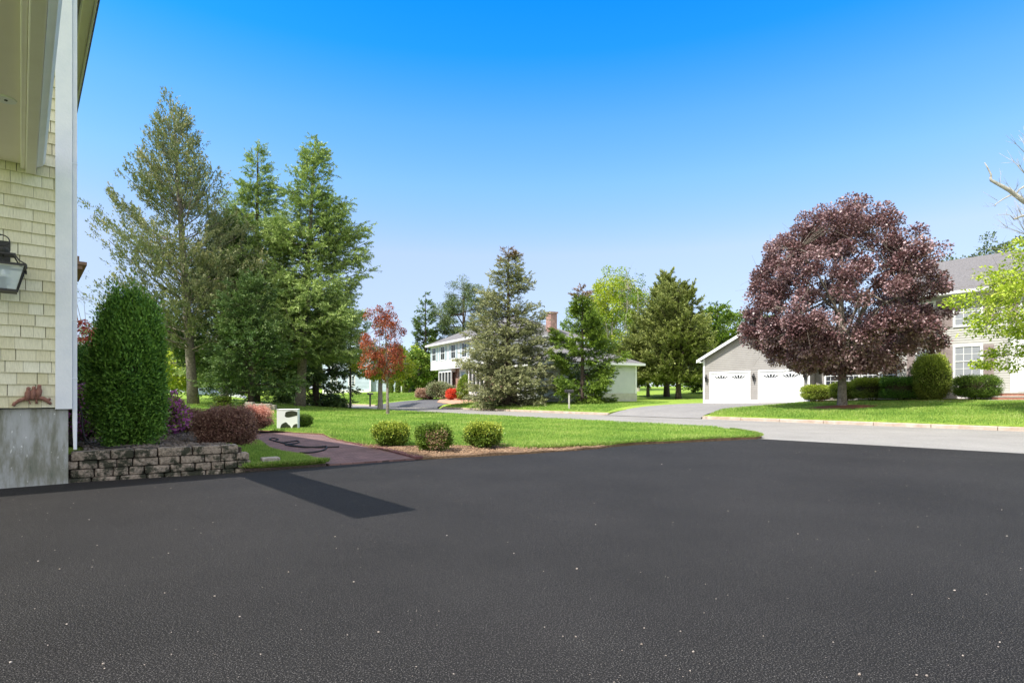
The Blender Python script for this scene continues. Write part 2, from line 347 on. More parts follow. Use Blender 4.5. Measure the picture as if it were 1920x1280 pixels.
ys = np.unique(np.round(np.concatenate([np.linspace(-200,-6,8), np.arange(-5,15,1.5), np.arange(15,72,.42), np.linspace(72,130,30), np.linspace(130,1500,16)]), 3))
mb = MB()
mb.v = [(float(x), float(y), terr(x, y)) for y in ys for x in xs]
nx = len(xs)
mb.f = [(j*nx+i, j*nx+i+1, (j+1)*nx+i+1, (j+1)*nx+i) for j in range(len(ys)-1) for i in range(nx-1)]
mb.m = [0]*len(mb.f)
tag(mb.build('ground', M['lawn'], smooth=True), kind='structure')
def drape(name, poly, zf, m, step=.5, skirt=0, mats=None, round_=False):
    """polygon sheet, triangulated on a fine grid and draped over zf"""
    import bmesh
    bm = bmesh.new()
    vs = [bm.verts.new((x, y, 0)) for x, y in poly]; bm.faces.new(vs)
    X = [p[0] for p in poly]; Y = [p[1] for p in poly]
    for ax, lo, hi in ((0, min(X), max(X)), (1, min(Y), max(Y))):
        k = lo+step
        while k < hi:
            no = (1,0,0) if ax == 0 else (0,1,0); co = (k,0,0) if ax == 0 else (0,k,0)
            bmesh.ops.bisect_plane(bm, geom=bm.verts[:]+bm.edges[:]+bm.faces[:], plane_co=co, plane_no=no); k += step
    if skirt:
        be = [e for e in bm.edges if e.is_boundary]
        r = bmesh.ops.extrude_edge_only(bm, edges=be); nv = [g for g in r['geom'] if isinstance(g, bmesh.types.BMVert)]
        low = set(nv)
        for v in bm.verts: v.co.z = zf(v.co.x, v.co.y)-(skirt if v in low else 0)
        if mats:
            for f in bm.faces:
                if any(v in low for v in f.verts): f.material_index = 1
    else:
        for v in bm.verts: v.co.z = zf(v.co.x, v.co.y)
    bmesh.ops.recalc_face_normals(bm, faces=bm.faces[:])
    me = bpy.data.meshes.new(name); bm.to_mesh(me); bm.free()
    for q in ([m]+(mats or [])): me.materials.append(q)
    o = bpy.data.objects.new(name, me); COL.objects.link(o); return o
def poly_dense(poly, wob=0, seg=.35, seed=1):
    r = random.Random(seed); out = []
    for i in range(len(poly)):
        a = poly[i]; b = poly[(i+1) % len(poly)]; L = math.hypot(b[0]-a[0], b[1]-a[1]); n = max(1, int(L/seg))
        for k in range(n):
            t = k/n; w_ = wob if k else 0
            out.append((a[0]+(b[0]-a[0])*t+r.uniform(-w_, w_), a[1]+(b[1]-a[1])*t+r.uniform(-w_, w_)))
    return out
# driveway, road
tag(drape('driveway', OURPAVED, lambda x, y: 0, M['asphalt'], 3), kind='structure')
def rp(n, d):  # point on the road: n across, d along (towards the far left)
    return (NX*n-NY*d, NY*n+NX*d)
road = [rp(12.6, -40), rp(12.6, 8.0), rp(14.2, 9.0), rp(15.9, 11.0), rp(16.3, 13), rp(16.5, 300), rp(FAR, 300), rp(FAR, -40)]
tag(drape('road', road, lambda x, y: -.006, M['road'], 8), kind='structure')
# kerb in stones with gaps at the two driveways
kb = MB()
def dcoord(x, y): return -NY*x+NX*y
def kerb_run(d0, d1):
    d = d0
    while d < d1-.05:
        e = min(d+1.8, d1)
        P = [(*rp(FAR+a, q), z) for z in (-.05, .125) for a, q in ((0, d), (.15, d), (.15, e-.012), (0, e-.012))]
        kb.add(P, [(0,1,2,3),(7,6,5,4),(0,4,5,1),(1,5,6,2),(2,6,7,3),(3,7,4,0)]); d = e
gL, gR = dcoord(*DRIVE_G[0])-.3, dcoord(*DRIVE_G[-1])+.3
wL, wR = dcoord(*DRIVE_W[0]), dcoord(*DRIVE_W[-1])
kerb_run(-30, gR-.35); kerb_run(gL+.35, wR-.35); kerb_run(wL+.3, 140)
tag(kb.build('kerb', M['kerb'], bevel=.02), kind='structure')
VZ = lambda x, y: H(x, y)+.004*sin(x*9)+.006
def verge(d0, d1): return poly_strip(d0, d1)
def poly_strip(d0, d1):
    n_ = max(2, int((d1-d0)/.5)); return [rp(FAR+.145, d0+(d1-d0)*i/n_) for i in range(n_+1)]+[rp(FAR+1.5, d1-(d1-d0)*i/n_) for i in range(n_+1)]
for d0, d1 in ((-30, gR-.35), (gL+.35, wR-.35), (wL+.3, 140)):
    tag(drape('verge', poly_strip(d0, d1), VZ, M['lawn'], 1.0, skirt=.14), kind='structure')
tag(drape('neighbour_driveway', poly_dense(DRIVE_G, .05, .5), Hd, M['drive2'], .6), kind='structure')
tag(drape('neighbour_driveway', poly_dense(DRIVE_W, .05, .5), Hd, M['drive3'], .6), kind='structure')
# our lawn, strip, path, beds
LAWN = [(.25,11.35),(1.6,12.0),(2.87,12.98),(4.6,13.85),(6.2,14.6),(6.5,15.0),(6.7,16.0),(6.75,17.7),(6.7,19.2),(6.1,20.3)]+[rp(NEAR, d) for d in (14, 20, 26, 32, 40, 55, 80)]+[(-45,60),(-40,25),(-24,18),(-9.5,19.2),(-7.2,17.2),(-5.2,15.8),(-4.2,13.8),(-3.1,12.2),(-2.5,11.9),(-1.4,12.3),(-.4,12.1)]
LAWNZ = lambda x, y: H(x, y)+.012*sin(x*2.1)*sin(y*1.7)
tag(drape('lawn', poly_dense(LAWN, .04, .3), LAWNZ, M['lawn'], .7, skirt=.09, mats=[M['soil']]), kind='structure')
BED = [(-1.62,9.95),(-.6,10.4),(.4,10.97),(1.3,11.5),(2.0,12.1),(1.2,12.2),(-.3,12.5),(-1.4,12.7),(-2.6,12.4),(-3.2,12.3)]
tag(drape('mulch_bed', poly_dense(BED, .03, .3), lambda x, y: .035+.02*sin(x*5)*sin(y*4), M['soil'], .25, skirt=.06), kind='structure')
PATH = [(-2.87,9.06),(-1.66,9.9),(-2.3,11.0),(-3.15,12.3),(-4.2,13.9),(-5.2,15.9),(-6.9,17.4),(-9.4,19.4),(-12.5,19.6),(-12.5,17.8),(-9.3,17.6),(-7.3,15.6),(-5.7,13.1),(-4.6,11.1)]
tag(drape('brick_path', PATH, lambda x, y: .02, M['path'], 1, skirt=.05), kind='structure')
eb = MB()
ed = PATH[1:8]
for i in range(len(ed)-1):
    (x0, y0), (x1, y1) = ed[i], ed[i+1]; L = math.hypot(x1-x0, y1-y0); n = int(L/.105); dx, dy = (x1-x0)/L, (y1-y0)/L
    for k in range(n):
        f = Fr((x0+dx*k*.105, y0+dy*k*.105), (dx, dy), (dy, -dx), 0)
        j = random.uniform(-.006, .006); eb.fbox(f, 0, .097, -.02+j, .14+j, 0, .052+j)
tag(eb.build('path_edging', M['soldier'], bevel=.006), kind='structure')
STRIP = [(-3.85,8.32),(-2.92,9.05),(-3.6,9.9),(-4.6,11.05),(-5.75,13.1),(-6.4,13.0),(-5.6,11.4),(-5.1,10.3),(-4.6,9.4),(-4.5,8.6),(-4.1,8.62)]
STRIPZ = lambda x, y: .03+.25*sm((-x-3.7)/.9)*sm((10.6-y)/1.6)+.01*sin(x*3)*sin(y*4)
tag(drape('lawn', poly_dense(STRIP, .03, .2), STRIPZ, M['lawn'], .2, skirt=.05, mats=[M['mulch']]), kind='structure')
def bedz(x, y): return .37-.27*sm((y-8.4)/2.3)*sm((x+6.2)/1.6)
LBED = [(-5.5,7.45),(-4.25,8.28),(-4.45,9.4),(-5.0,10.35),(-5.65,11.4),(-6.5,13.1),(-7.5,15.6),(-9.4,17.7),(-13,17.9),(-13,12),(-8.9,12),(-5.75,7.9)]
tag(drape('mulch_bed', poly_dense(LBED, .02, .3), lambda x, y: bedz(x, y)+.015*sin(x*6)*sin(y*5), M['mulch'], .3, skirt=.3), kind='structure')
# ------------------------------------------------------------------ foliage engine
def norm(a): return a/(np.linalg.norm(a, axis=1, keepdims=True)+1e-9)
def leafmesh(name, pos, d, nr, L, W, tint, m, parent=None, core=None, fold=0.0):
    d = norm(d); side = norm(np.cross(d, nr)); N = len(pos)
    L = np.broadcast_to(L, (N,))[:, None]; W = np.broadcast_to(W, (N,))[:, None]
    nn = np.cross(side, d)
    v = np.empty((N, 4, 3)); v[:,0] = pos; v[:,1] = pos+d*L*.5+side*W*.5+nn*W*fold; v[:,2] = pos+d*L; v[:,3] = pos+d*L*.5-side*W*.5+nn*W*fold
    v = v.reshape(-1, 3); r = rootloc(parent) if parent is not None else (0,0,0); v -= np.array(r)
    me = bpy.data.meshes.new(name); me.vertices.add(N*4); me.vertices.foreach_set('co', v.astype(np.float32).ravel())
    me.loops.add(N*4); me.loops.foreach_set('vertex_index', np.arange(N*4, dtype=np.int32))
    me.polygons.add(N); me.polygons.foreach_set('loop_start', np.arange(0, N*4, 4, dtype=np.int32))
    me.polygons.foreach_set('loop_total', np.full(N, 4, dtype=np.int32))
    at = me.attributes.new('tint', 'FLOAT', 'POINT'); at.data.foreach_set('value', np.repeat(np.clip(tint, 0, 1), 4).astype(np.float32))
    me.materials.append(m); me.update(calc_edges=True)
    o = bpy.data.objects.new(name, me); COL.objects.link(o)
    if parent is not None: o.parent = parent
    return o
def rdir(n): return norm(rng.normal(size=(n, 3)))
def conifer(name, x, y, z, Ht, R, label, m, bm_, clear=.08, lean=(0, 0), elev=(.5, -.25), pw=.8, nb=None, N=45000, leaf=(.22, .07), trunk=.25, gap=.18, flat=.25, droop=.12, topm=None, toph=.9, asym=None, cat='tree', seed=0, group=None, curl=.25, taper0=.75, clumpy=1.0, spray=30, splen=2.6, spw=.30, rise=.05, whorl=0):
    rg = np.random.default_rng(seed+int(abs(x*7+y*13)))
    root = empty(name, (x, y, z), label, cat, group)
    nb = nb or int(Ht*13)
    def axis(h): return np.array([x+lean[0]*h*Ht, y+lean[1]*h*Ht, z+h*Ht])
    tb = MB(); hs_ = np.linspace(0, 1, 12)
    tb.tube([axis(h)-(np.array([0,0,.25]) if h == 0 else 0) for h in hs_], [trunk*(1.25 if h == 0 else 1)*(1-h)**.8+.012 for h in hs_], 10)
    h = clear+(1-clear)*(rg.random(nb)**1.05); h = np.minimum(h, .985)
    if whorl:
        nw = Ht/whorl; h = clear+(np.floor((h-clear)*nw)+.5+rg.normal(0, .13, nb))/nw; h = np.clip(h, clear, .988)
    az = rg.random(nb)*2*pi
    wob = 1+gap*np.sin(az*2+h*9+seed)+gap*.7*np.sin(az*3-h*17+seed*2)
    low = np.clip((h-clear)/.12, 0, 1)*(1-taper0)+taper0
    ln = R*(1-h)**pw*rg.uniform(.62, 1.15, nb)*wob*low+.10
    if asym is not None: ln *= 1+asym[2]*(np.cos(az)*asym[0]+np.sin(az)*asym[1])
    el = elev[1]+(elev[0]-elev[1])*h+rg.normal(0, .09, nb)
    bd = np.stack([np.cos(az)*np.cos(el), np.sin(az)*np.cos(el), np.sin(el)], 1)
    base = np.stack([x+lean[0]*h*Ht, y+lean[1]*h*Ht, z+h*Ht], 1)
    for i in range(nb):
        if ln[i] > .5:
            c = ln[i]; P = [base[i]+bd[i]*c*t_+np.array([0,0,1])*curl*c*(t_**2-t_*.5) for t_ in (0, .35, .7, .95)]
            tb.tube(P, [max(.012, c*.013)*(1-t_*.8) for t_ in (0, .35, .7, .95)], 4, False)
    tb.build('trunk', bm_, root, smooth=True)
    wgt = ln**1.5; wgt /= wgt.sum(); K_ = spray; ns = N//K_
    bi = rg.choice(nb, ns, p=wgt); tt = .14+.86*rg.random(ns)**.75
    sg = np.where(rg.random(ns) < .5, -1, 1); tl = rg.random(ns)**.8
    sv = norm(np.cross(bd, np.array([[0,0,1.]])))[bi]; B = bd[bi]; l = ln[bi][:, None]
    wid = (flat*(1.2-tt)*1.3)[:, None]
    off = sv*(sg*tl)[:, None]*wid*l+B*(tl*.35)[:, None]*wid*l
    up = np.zeros((ns, 3)); up[:, 2] = curl*ln[bi]*(tt**2-tt*.5)-droop*tl*np.minimum(ln[bi], 1.6)*.7+rg.normal(0, .05, ns)*clumpy*np.minimum(ln[bi], 2)
    cen = base[bi]+B*l*tt[:, None]+off+up
    sd_ = B*.6+sv*(sg*tl*.75)[:, None]+rg.normal(0, .22, (ns, 3)); sd_[:, 2] += rise-droop*1.6*tl; sd_ = norm(sd_)
    sl_ = leaf[0]*splen*rg.uniform(.7, 1.3, ns)
    r2 = lambda q: np.repeat(q, K_, axis=0)
    n2 = ns*K_; uu = rg.random(n2); N = n2
    pos = r2(cen)+r2(sd_)*(uu*r2(sl_))[:, None]+rg.normal(0, 1, (n2, 3))*(spw*leaf[0]*(1-.65*uu))[:, None]*np.array([1, 1, .6])
    d = r2(sd_)+rg.normal(0, .45, (n2, 3)); nr = rg.normal(0, .5, (n2, 3))+np.array([0, 0, 1.])
    btint = rg.random(nb); stint = rg.random(ns)
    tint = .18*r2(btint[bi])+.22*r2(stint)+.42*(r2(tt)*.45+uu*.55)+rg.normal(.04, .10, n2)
    Ls = leaf[0]*rg.uniform(.6, 1.3, N); Ws = leaf[1]*rg.uniform(.7, 1.3, N)
    if topm:
        hh = (pos[:,2]-z)/Ht+rg.normal(0, .025, N); sel = hh > toph
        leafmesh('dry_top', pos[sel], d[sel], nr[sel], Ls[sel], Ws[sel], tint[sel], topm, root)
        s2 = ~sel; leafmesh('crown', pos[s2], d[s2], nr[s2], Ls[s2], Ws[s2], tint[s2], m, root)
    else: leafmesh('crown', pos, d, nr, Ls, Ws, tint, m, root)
    return root
def broadleaf(name, x, y, z, Ht, th, crown, label, m, bm_, ncl=150, per=160, leaf=(.11, .09), trunk=.2, clr=.12, cat='tree', seed=0, shell=.55, lean=(0, 0), vase=0, bare=0, group=None, flatcl=.7, off=(0, 0), amp=.10, rootz=None, side=None, fill=1.0, cut=None):
    """crown: (rx, ry, z centre above base, rz_up, rz_down)"""
    rg = np.random.default_rng(seed+11)
    root = empty(name, (x, y, z), label, cat, group)
    rx, ry, cz, ru, rd = crown; C = np.array([x+off[0], y+off[1], z+cz])
    cl = []
    while len(cl) < ncl:
        p = rg.normal(size=3); p /= np.linalg.norm(p); r = (shell+(1-shell)*rg.random())**.6
        p = p*r*(1+amp*sin(p[0]*5+seed)+amp*sin(p[2]*6+p[1]*4+seed*3))
        q = C+np.array([p[0]*rx, p[1]*ry, p[2]*(ru if p[2] > 0 else rd)])
        if cut and not cut(q): continue
        cl.append(q)
    cl = np.array(cl)
    tb = MB(); top = np.array([x+lean[0], y+lean[1], z+th])
    tb.tube([(x, y, z-.2), (x, y, z+.02), ((x*2+top[0])/3, (y*2+top[1])/3, z+th*.35), tuple(top)], [trunk*1.5, trunk*1.25, trunk, trunk*.85], 12)
    lead = C+np.array([0, 0, ru*.55]); tb.tube([top, (top+lead)/2+rg.normal(0, .1, 3), lead], [trunk*.85, trunk*.5, trunk*.12], 8)
    nm = max(6, ncl//14); mains = []
    for i in range(nm):
        k = rg.integers(ncl); e = cl[k]; f = rg.random()*.75; s = top+(lead-top)*f*(1-vase)
        mid = s*.5+e*.5+np.array([0, 0, (.12 if not vase else -.05)*np.linalg.norm(e-s)]); mid += rg.normal(0, .05*np.linalg.norm(e-s), 3)
        pts = [s, s*.6+mid*.4, mid, mid*.4+e*.6, e]
        tb.tube(pts, [trunk*.42*(1-f*.5), trunk*.34*(1-f*.5), trunk*.24, trunk*.15, trunk*.06], 6, False); mains.append(pts)
    for k in range(ncl):
        e = cl[k]; best = None
        for pts in mains:
            for p in pts[1:]:
                dd = np.linalg.norm(p-e)
                if best is None or dd < best[0]: best = (dd, p)
        s = best[1]; mid = (s+e)/2+rg.normal(0, .06*best[0]+.01, 3)
        tb.tube([s, mid, e+(e-mid)*.1], [trunk*.10, trunk*.07, trunk*.03], 4, False)
        for _ in range(2):
            e2 = e+rg.normal(0, clr*max(rx, .5)*1.0, 3); tb.tube([mid, e2], [trunk*.05, trunk*.018], 3, False)
    tb.build('trunk', bm_, root, smooth=True)
    if per:
        ci = np.repeat(np.arange(ncl), per); N = len(ci)
        keep = rg.random(N) < np.repeat(rg.uniform(.45, 1, ncl), per)*fill; ci = ci[keep]; N = len(ci)
        rc = clr*rx*rg.uniform(.75, 1.35, ncl)[ci][:, None]
        dv = rdir(N); rr = rg.random(N)[:, None]**.45
        pos = cl[ci]+dv*rr*rc*np.array([1, 1, flatcl])
        outd = norm(cl[ci]-C)*.5+dv*.8; d = outd+rg.normal(0, .5, (N, 3)); d[:, 2] -= .35
        nr = rg.normal(0, .6, (N, 3))+np.array([0, 0, .9])
        tint = .35*rg.random(ncl)[ci]+.3*rr[:, 0]+rg.normal(.18, .16, N)
        leafmesh('crown', pos, d, nr, leaf[0]*rg.uniform(.6, 1.3, N), leaf[1]*rg.uniform(.7, 1.25, N), tint, m, root, fold=.18)
    return root
def lump(az, ph, seed, k): return 1+k*(np.sin(az*3+seed)*np.sin(ph*4+seed*2)+.7*np.sin(az*5-ph*3+seed*1.7)+.5*np.sin(az*9+ph*7+seed))
def shrub(name, x, y, z, rx, ry, hz, label, m, N=9000, leaf=(.035, .022), seed=0, power=2.6, k=.05, cat='shrub', group=None, bottom=.15, core=.8, mat2=None, sel2=None, frac=0, cone=0, loose=.10, parent=None, shell=.22, up=.3):
    """clipped or natural shrub: leaves spread through an outer shell over a twiggy middle"""
    rg = np.random.default_rng(seed+3); root = empty(name, (x, y, z), label, cat, group)
    def surf(az, v, s=1.0):
        ph = np.arcsin(np.clip(2*v-1, -1, 1)); c, s_ = np.cos(ph), np.sin(ph)
        e = 2/power; cc = np.sign(c)*np.abs(c)**e; ss = np.sign(s_)*np.abs(s_)**e
        L_ = lump(az, ph, seed, k)*s; tz = (ss*.5+.5); tp = 1-cone*tz**1.3
        xx = rx*cc*np.cos(az)*L_*tp; yy = ry*cc*np.sin(az)*L_*tp; zz = bottom*hz+(hz*(1-bottom))*(.5+(ss*.5)*L_)
        return np.stack([x+xx, y+yy, z+zz], -1)
    # core of twigs
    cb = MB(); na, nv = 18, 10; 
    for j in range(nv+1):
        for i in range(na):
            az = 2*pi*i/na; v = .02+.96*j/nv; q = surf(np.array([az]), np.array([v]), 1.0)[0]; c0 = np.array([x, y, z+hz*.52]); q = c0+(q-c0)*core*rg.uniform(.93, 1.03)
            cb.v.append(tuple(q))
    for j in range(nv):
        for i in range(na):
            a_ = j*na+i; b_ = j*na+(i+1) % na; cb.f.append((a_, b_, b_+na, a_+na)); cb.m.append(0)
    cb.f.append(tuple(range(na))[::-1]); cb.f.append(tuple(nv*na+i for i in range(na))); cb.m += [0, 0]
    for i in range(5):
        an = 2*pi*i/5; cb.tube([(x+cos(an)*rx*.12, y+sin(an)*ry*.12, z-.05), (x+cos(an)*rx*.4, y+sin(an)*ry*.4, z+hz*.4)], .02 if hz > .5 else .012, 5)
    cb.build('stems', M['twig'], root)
    az = rg.random(N)*2*pi; v = rg.random(N)
    P = surf(az, v); c0 = np.array([x, y, z+hz*.5]); dep = 1-shell*rg.random(N)**1.6+loose*rg.random(N)**4
    # tufts
    tn = max(40, N//22); ti = rg.integers(0, tn, N); toff = rg.normal(0, .05, (tn, 1))[ti]
    pos = c0+(P-c0)*(dep[:, None]+toff)
    o_ = norm(P-c0); d = o_*.7+rg.normal(0, .5, (N, 3)); d[:, 2] += up; nr = o_*.6+rg.normal(0, .6, (N, 3))
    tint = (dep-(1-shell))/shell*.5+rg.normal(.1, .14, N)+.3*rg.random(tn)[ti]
    Ls, Ws = leaf[0]*rg.uniform(.6, 1.3, N), leaf[1]*rg.uniform(.7, 1.3, N)
    if mat2 is not None:
        hh = (P[:,2]-z)/hz+rg.normal(0, .06, N)
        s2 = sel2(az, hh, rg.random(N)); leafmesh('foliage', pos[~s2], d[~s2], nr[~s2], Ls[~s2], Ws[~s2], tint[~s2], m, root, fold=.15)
        nm = 'blossom' if frac else 'lit_or_tinted_leaves'
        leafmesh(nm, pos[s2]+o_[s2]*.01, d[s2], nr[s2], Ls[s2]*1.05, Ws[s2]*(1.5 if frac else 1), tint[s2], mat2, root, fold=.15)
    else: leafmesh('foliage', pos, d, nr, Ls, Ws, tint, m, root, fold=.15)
    return root
def X(px, Y): return (px-960)/F*Y
# ------------------------------------------------------------------ leaf materials
LM = {}
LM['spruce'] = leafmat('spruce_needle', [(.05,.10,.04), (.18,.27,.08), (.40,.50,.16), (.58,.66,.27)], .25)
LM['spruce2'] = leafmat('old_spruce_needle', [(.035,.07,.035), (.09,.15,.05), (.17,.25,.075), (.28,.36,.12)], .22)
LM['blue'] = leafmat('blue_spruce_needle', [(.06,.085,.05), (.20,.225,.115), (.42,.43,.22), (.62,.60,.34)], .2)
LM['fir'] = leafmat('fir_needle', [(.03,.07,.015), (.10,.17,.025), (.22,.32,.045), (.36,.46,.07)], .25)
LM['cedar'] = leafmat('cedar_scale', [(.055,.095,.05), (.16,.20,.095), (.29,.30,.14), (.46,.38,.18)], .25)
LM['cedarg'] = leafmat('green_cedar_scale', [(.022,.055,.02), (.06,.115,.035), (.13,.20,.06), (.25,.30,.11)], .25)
LM['olive'] = leafmat('olive_cedar_scale', [(.05,.075,.02), (.15,.185,.05), (.28,.32,.085), (.42,.43,.15)], .25)
LM['drybrown'] = leafmat('dry_needle', [(.12,.08,.04), (.26,.17,.10), (.36,.26,.16)], .2)
LM['maple'] = leafmat('purple_leaf', [(.045,.018,.02), (.12,.055,.057), (.27,.155,.16), (.56,.40,.41)], .2, gloss=.38, spec=.5)
LM['redtree'] = leafmat('red_leaf', [(.06,.02,.018), (.20,.045,.028), (.42,.10,.045), (.55,.20,.10)], .35)
LM['redmaple'] = leafmat('scarlet_leaf', [(.30,.03,.025), (.60,.10,.07), (.70,.22,.15)], .45)
LM['yg'] = leafmat('yellow_green_leaf', [(.12,.20,.015), (.27,.38,.02), (.42,.50,.04), (.52,.52,.10)], .45)
LM['lime'] = leafmat('lime_leaf', [(.11,.20,.015), (.28,.40,.025), (.44,.55,.05), (.58,.62,.14)], .45)
LM['pine'] = leafmat('pine_needle', [(.04,.075,.035), (.09,.14,.05), (.16,.21,.08), (.25,.29,.13)], .25)
LM['mid'] = leafmat('mid_green_leaf', [(.04,.09,.015), (.11,.19,.025), (.2,.30,.045), (.32,.38,.08)], .35)
LM['arb'] = leafmat('arborvitae_scale', [(.012,.045,.01), (.035,.10,.018), (.08,.19,.028), (.17,.32,.045)], .3)
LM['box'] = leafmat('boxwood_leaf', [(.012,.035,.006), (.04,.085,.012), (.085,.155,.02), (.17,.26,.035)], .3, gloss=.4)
LM['boxbrown'] = leafmat('browned_leaf', [(.2,.12,.06), (.38,.24,.14), (.5,.34,.22)], .3)
LM['yew'] = leafmat('yew_leaf', [(.03,.06,.01), (.10,.16,.022), (.21,.28,.045), (.34,.40,.08)], .25)
LM['yewlit'] = leafmat('yew_lit_new_leaf', [(.12,.19,.02), (.27,.36,.035), (.42,.48,.07)], .3)  # new leaf tone that also paints sunlit tops into the colour
LM['barb'] = leafmat('barberry_leaf', [(.055,.028,.025), (.12,.055,.048), (.20,.10,.085), (.28,.17,.12)], .3)
LM['barbpink'] = leafmat('pink_barberry_leaf', [(.35,.12,.09), (.62,.27,.20), (.75,.42,.33)], .4)
LM['purple'] = leafmat('magenta_blossom', [(.22,.04,.16), (.42,.10,.34), (.55,.2,.46)], .4)
LM['scarlet'] = leafmat('scarlet_blossom', [(.6,.04,.02), (.8,.10,.05), (.85,.2,.12)], .4)
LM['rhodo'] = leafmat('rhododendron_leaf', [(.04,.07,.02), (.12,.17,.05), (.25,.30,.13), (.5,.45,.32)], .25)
LM['pinkish'] = leafmat('pale_pink_leaf', [(.35,.2,.13), (.5,.32,.22), (.6,.42,.32)], .3)
# ------------------------------------------------------------------ our house
UX, UY = -.649, .761                      # along the side wall, away from the camera
C0 = (-5.52, 7.2)
W1 = Fr(C0, (-.761, -.649), (-.649, .761), 0)   # a: along the camera-facing gable wall (to the left), b: into the house
W1.e2 = (UX, UY)
house = empty('shingled_house', (*C0, 0), 'cream cedar shingled house with white corner board rising at the left of the driveway', 'house')
# shingles
sb = MB(); tints = []
rs = random.Random(5); SB = .95; EXP = .1405
ncr = int((9.6-SB)/EXP)
for c in range(ncr):
    z0 = SB+c*EXP; a = .0 ; 
    amax = 9.5; over = .19
    pk = 6.75
    a = .12-rs.random()*.12
    while a < amax:
        wd = rs.choice([.11, .13, .15, .17, .2, .24])*rs.uniform(.9, 1.1); g = rs.choice([.002, .004, .007]); a1 = min(a+wd, amax)
        hm = 6.75+.62*min(max(0, (a+a1)/2), max(0, 9-(a+a1)/2))
        if z0 < hm:
            j = rs.uniform(-.002, .003); t0 = .021+rs.uniform(0, .006); P = W1.P
            zt = z0+EXP+.012
            sb.add([P(a+g, -t0, z0+j), P(a1, -t0, z0+j), P(a1, 0, z0+j), P(a+g, 0, z0+j), P(a+g, -.004, zt), P(a1, -.004, zt), P(a1, 0, zt), P(a+g, 0, zt)],
                   [(0,3,2,1),(0,1,5,4),(1,2,6,5),(3,0,4,7),(4,5,6,7)])
            tints += [rs.random()]*8
        a = a1
o = sb.build('shingle_siding', M['shingle'], house)
at = o.data.attributes.new('tint', 'FLOAT', 'POINT'); at.data.foreach_set('value', tints)
q = MB(); q.fbox(W1, 0, 9.5, .001, .2, .95, 6.75); q.fbox(W1, .0, .2, .2, 14, .95, 6.75)
q.fbox(W1, 9.3, 9.5, .2, 14, .95, 6.75); q.fbox(W1, .2, 9.3, 13.8, 14, .95, 6.75)
q.build('wall', mat('joint_dirt', (.06,.05,.03), (.12,.10,.06), 4), house)
q = MB(); q.fbox(W1, .02, 9.5, .03, 14, -.2, .938); q.build('foundation', M['foundation'], house)
q = MB(); q.fbox(W1, -.018, .150, -.035, 0, .93, 6.75); q.fbox(W1, -.018, 0, 0, .14, .93, 6.75)
q.build('corner_board', M['whitewood'], house, bevel=.004)
# eave on the side wall, soffit with vent, fascia; rake at the gable
q = MB(); q.fbox(W1, -.33, .0, -.32, 14.3, 6.70, 6.715); q.build('soffit', M['trimshade'], house)
q = MB()
for k in range(3): q.fbox(W1, -.13, -.05, 1.62+k*.13, 1.71+k*.13, 6.692, 6.6995)
q.build('soffit_vent', mat('vent_grey', (.28,.28,.22)), house)
q = MB(); q.fbox(W1, -.36, -.33, -.34, 14.3, 6.69, 6.88); q.fbox(W1, -.20, -.17, -.3, 14.3, 6.675, 6.70); q.build('fascia', M['white'], house, bevel=.004)
q = MB()
def roofpane(q, fr, a0, c0_, a1, c1_, b0, b1, th=.08):
    P = fr.P
    q.add([P(a0,b0,c0_),P(a1,b0,c1_),P(a1,b1,c1_),P(a0,b1,c0_),P(a0,b0,c0_+th),P(a1,b0,c1_+th),P(a1,b1,c1_+th),P(a0,b1,c0_+th)],
          [(0,3,2,1),(4,5,6,7),(0,1,5,4),(1,2,6,5),(2,3,7,6),(3,0,4,7)])
roofpane(q, W1, -.40, 6.80, 4.5, 9.84, -.34, 14.3); roofpane(q, W1, 9.4, 6.80, 4.5, 9.842, -.34, 14.3)
q.build('roof', M['roof'], house)
# downspout
q = MB(); q.fbox(W1, -.070, -.022, .02, .09, .78, 6.60)
for z_ in (1.30, 2.03, 4.0): q.fbox(W1, -.073, -.019, .017, .093, z_, z_+.02)
f = W1.P
q.add([f(-.070,.02,.79),f(-.022,.02,.79),f(-.022,.09,.79),f(-.070,.09,.79),f(-.065,-.02,.42),f(-.03,-.02,.42),f(-.03,.03,.42),f(-.065,.03,.42)],[(0,1,2,3),(7,6,5,4),(0,4,5,1),(1,5,6,2),(2,6,7,3),(3,7,4,0)])
q.build('downspout', M['whitewood'], house, bevel=.006)
# canopy over the entry: ceiling, edge beam, gutter moulding, roof
K = 4.08
q = MB(); q.fbox(W1, .40, .80, -K, -.03, 3.86, 3.89); q.build('porch_ceiling', mat('ceiling_paint', (.86,.79,.71), (.90,.83,.75), 1.5, .7), house)
q = MB(); q.fbox(W1, .33, .43, -K, -.03, 3.76, 4.02); q.fbox(W1, .43, .475, -K, -.03, 3.80, 3.86); q.build('porch_beam', M['trimshade'], house, bevel=.012)
q = MB()
A_ = [(.33,3.765),(.325,3.85),(.27,3.88),(.245,3.93),(.25,3.99),(.33,4.0)]
P = W1.P
pts0 = [P(a, -K, c) for a, c in A_]; pts1 = [P(a, -.03, c) for a, c in A_]; n_ = len(A_)
q.add(pts0+pts1, [(i, (i+1) % n_, n_+(i+1) % n_, n_+i) for i in range(n_)]+[tuple(range(n_))[::-1], tuple(range(n_, 2*n_))])
q.build('porch_gutter', M['white'], house, smooth=False)
q = MB(); q.fbox(W1, .33, .82, -K, -.02, 4.022, 4.10); q.build('porch_roof', M['roof'], house)
q = MB(); c = P(.585, -1.91, 3.86); q.lathe((c[0], c[1], c[2]-.012), [(.085,0),(.09,.012)], 20); q.build('ceiling_light', M['white'], house)
q = MB(); q.lathe((c[0]+.01, c[1], c[2]-.02), [(.012,0),(.014,.008)], 8); q.build('ceiling_light_socket', M['black'], house)
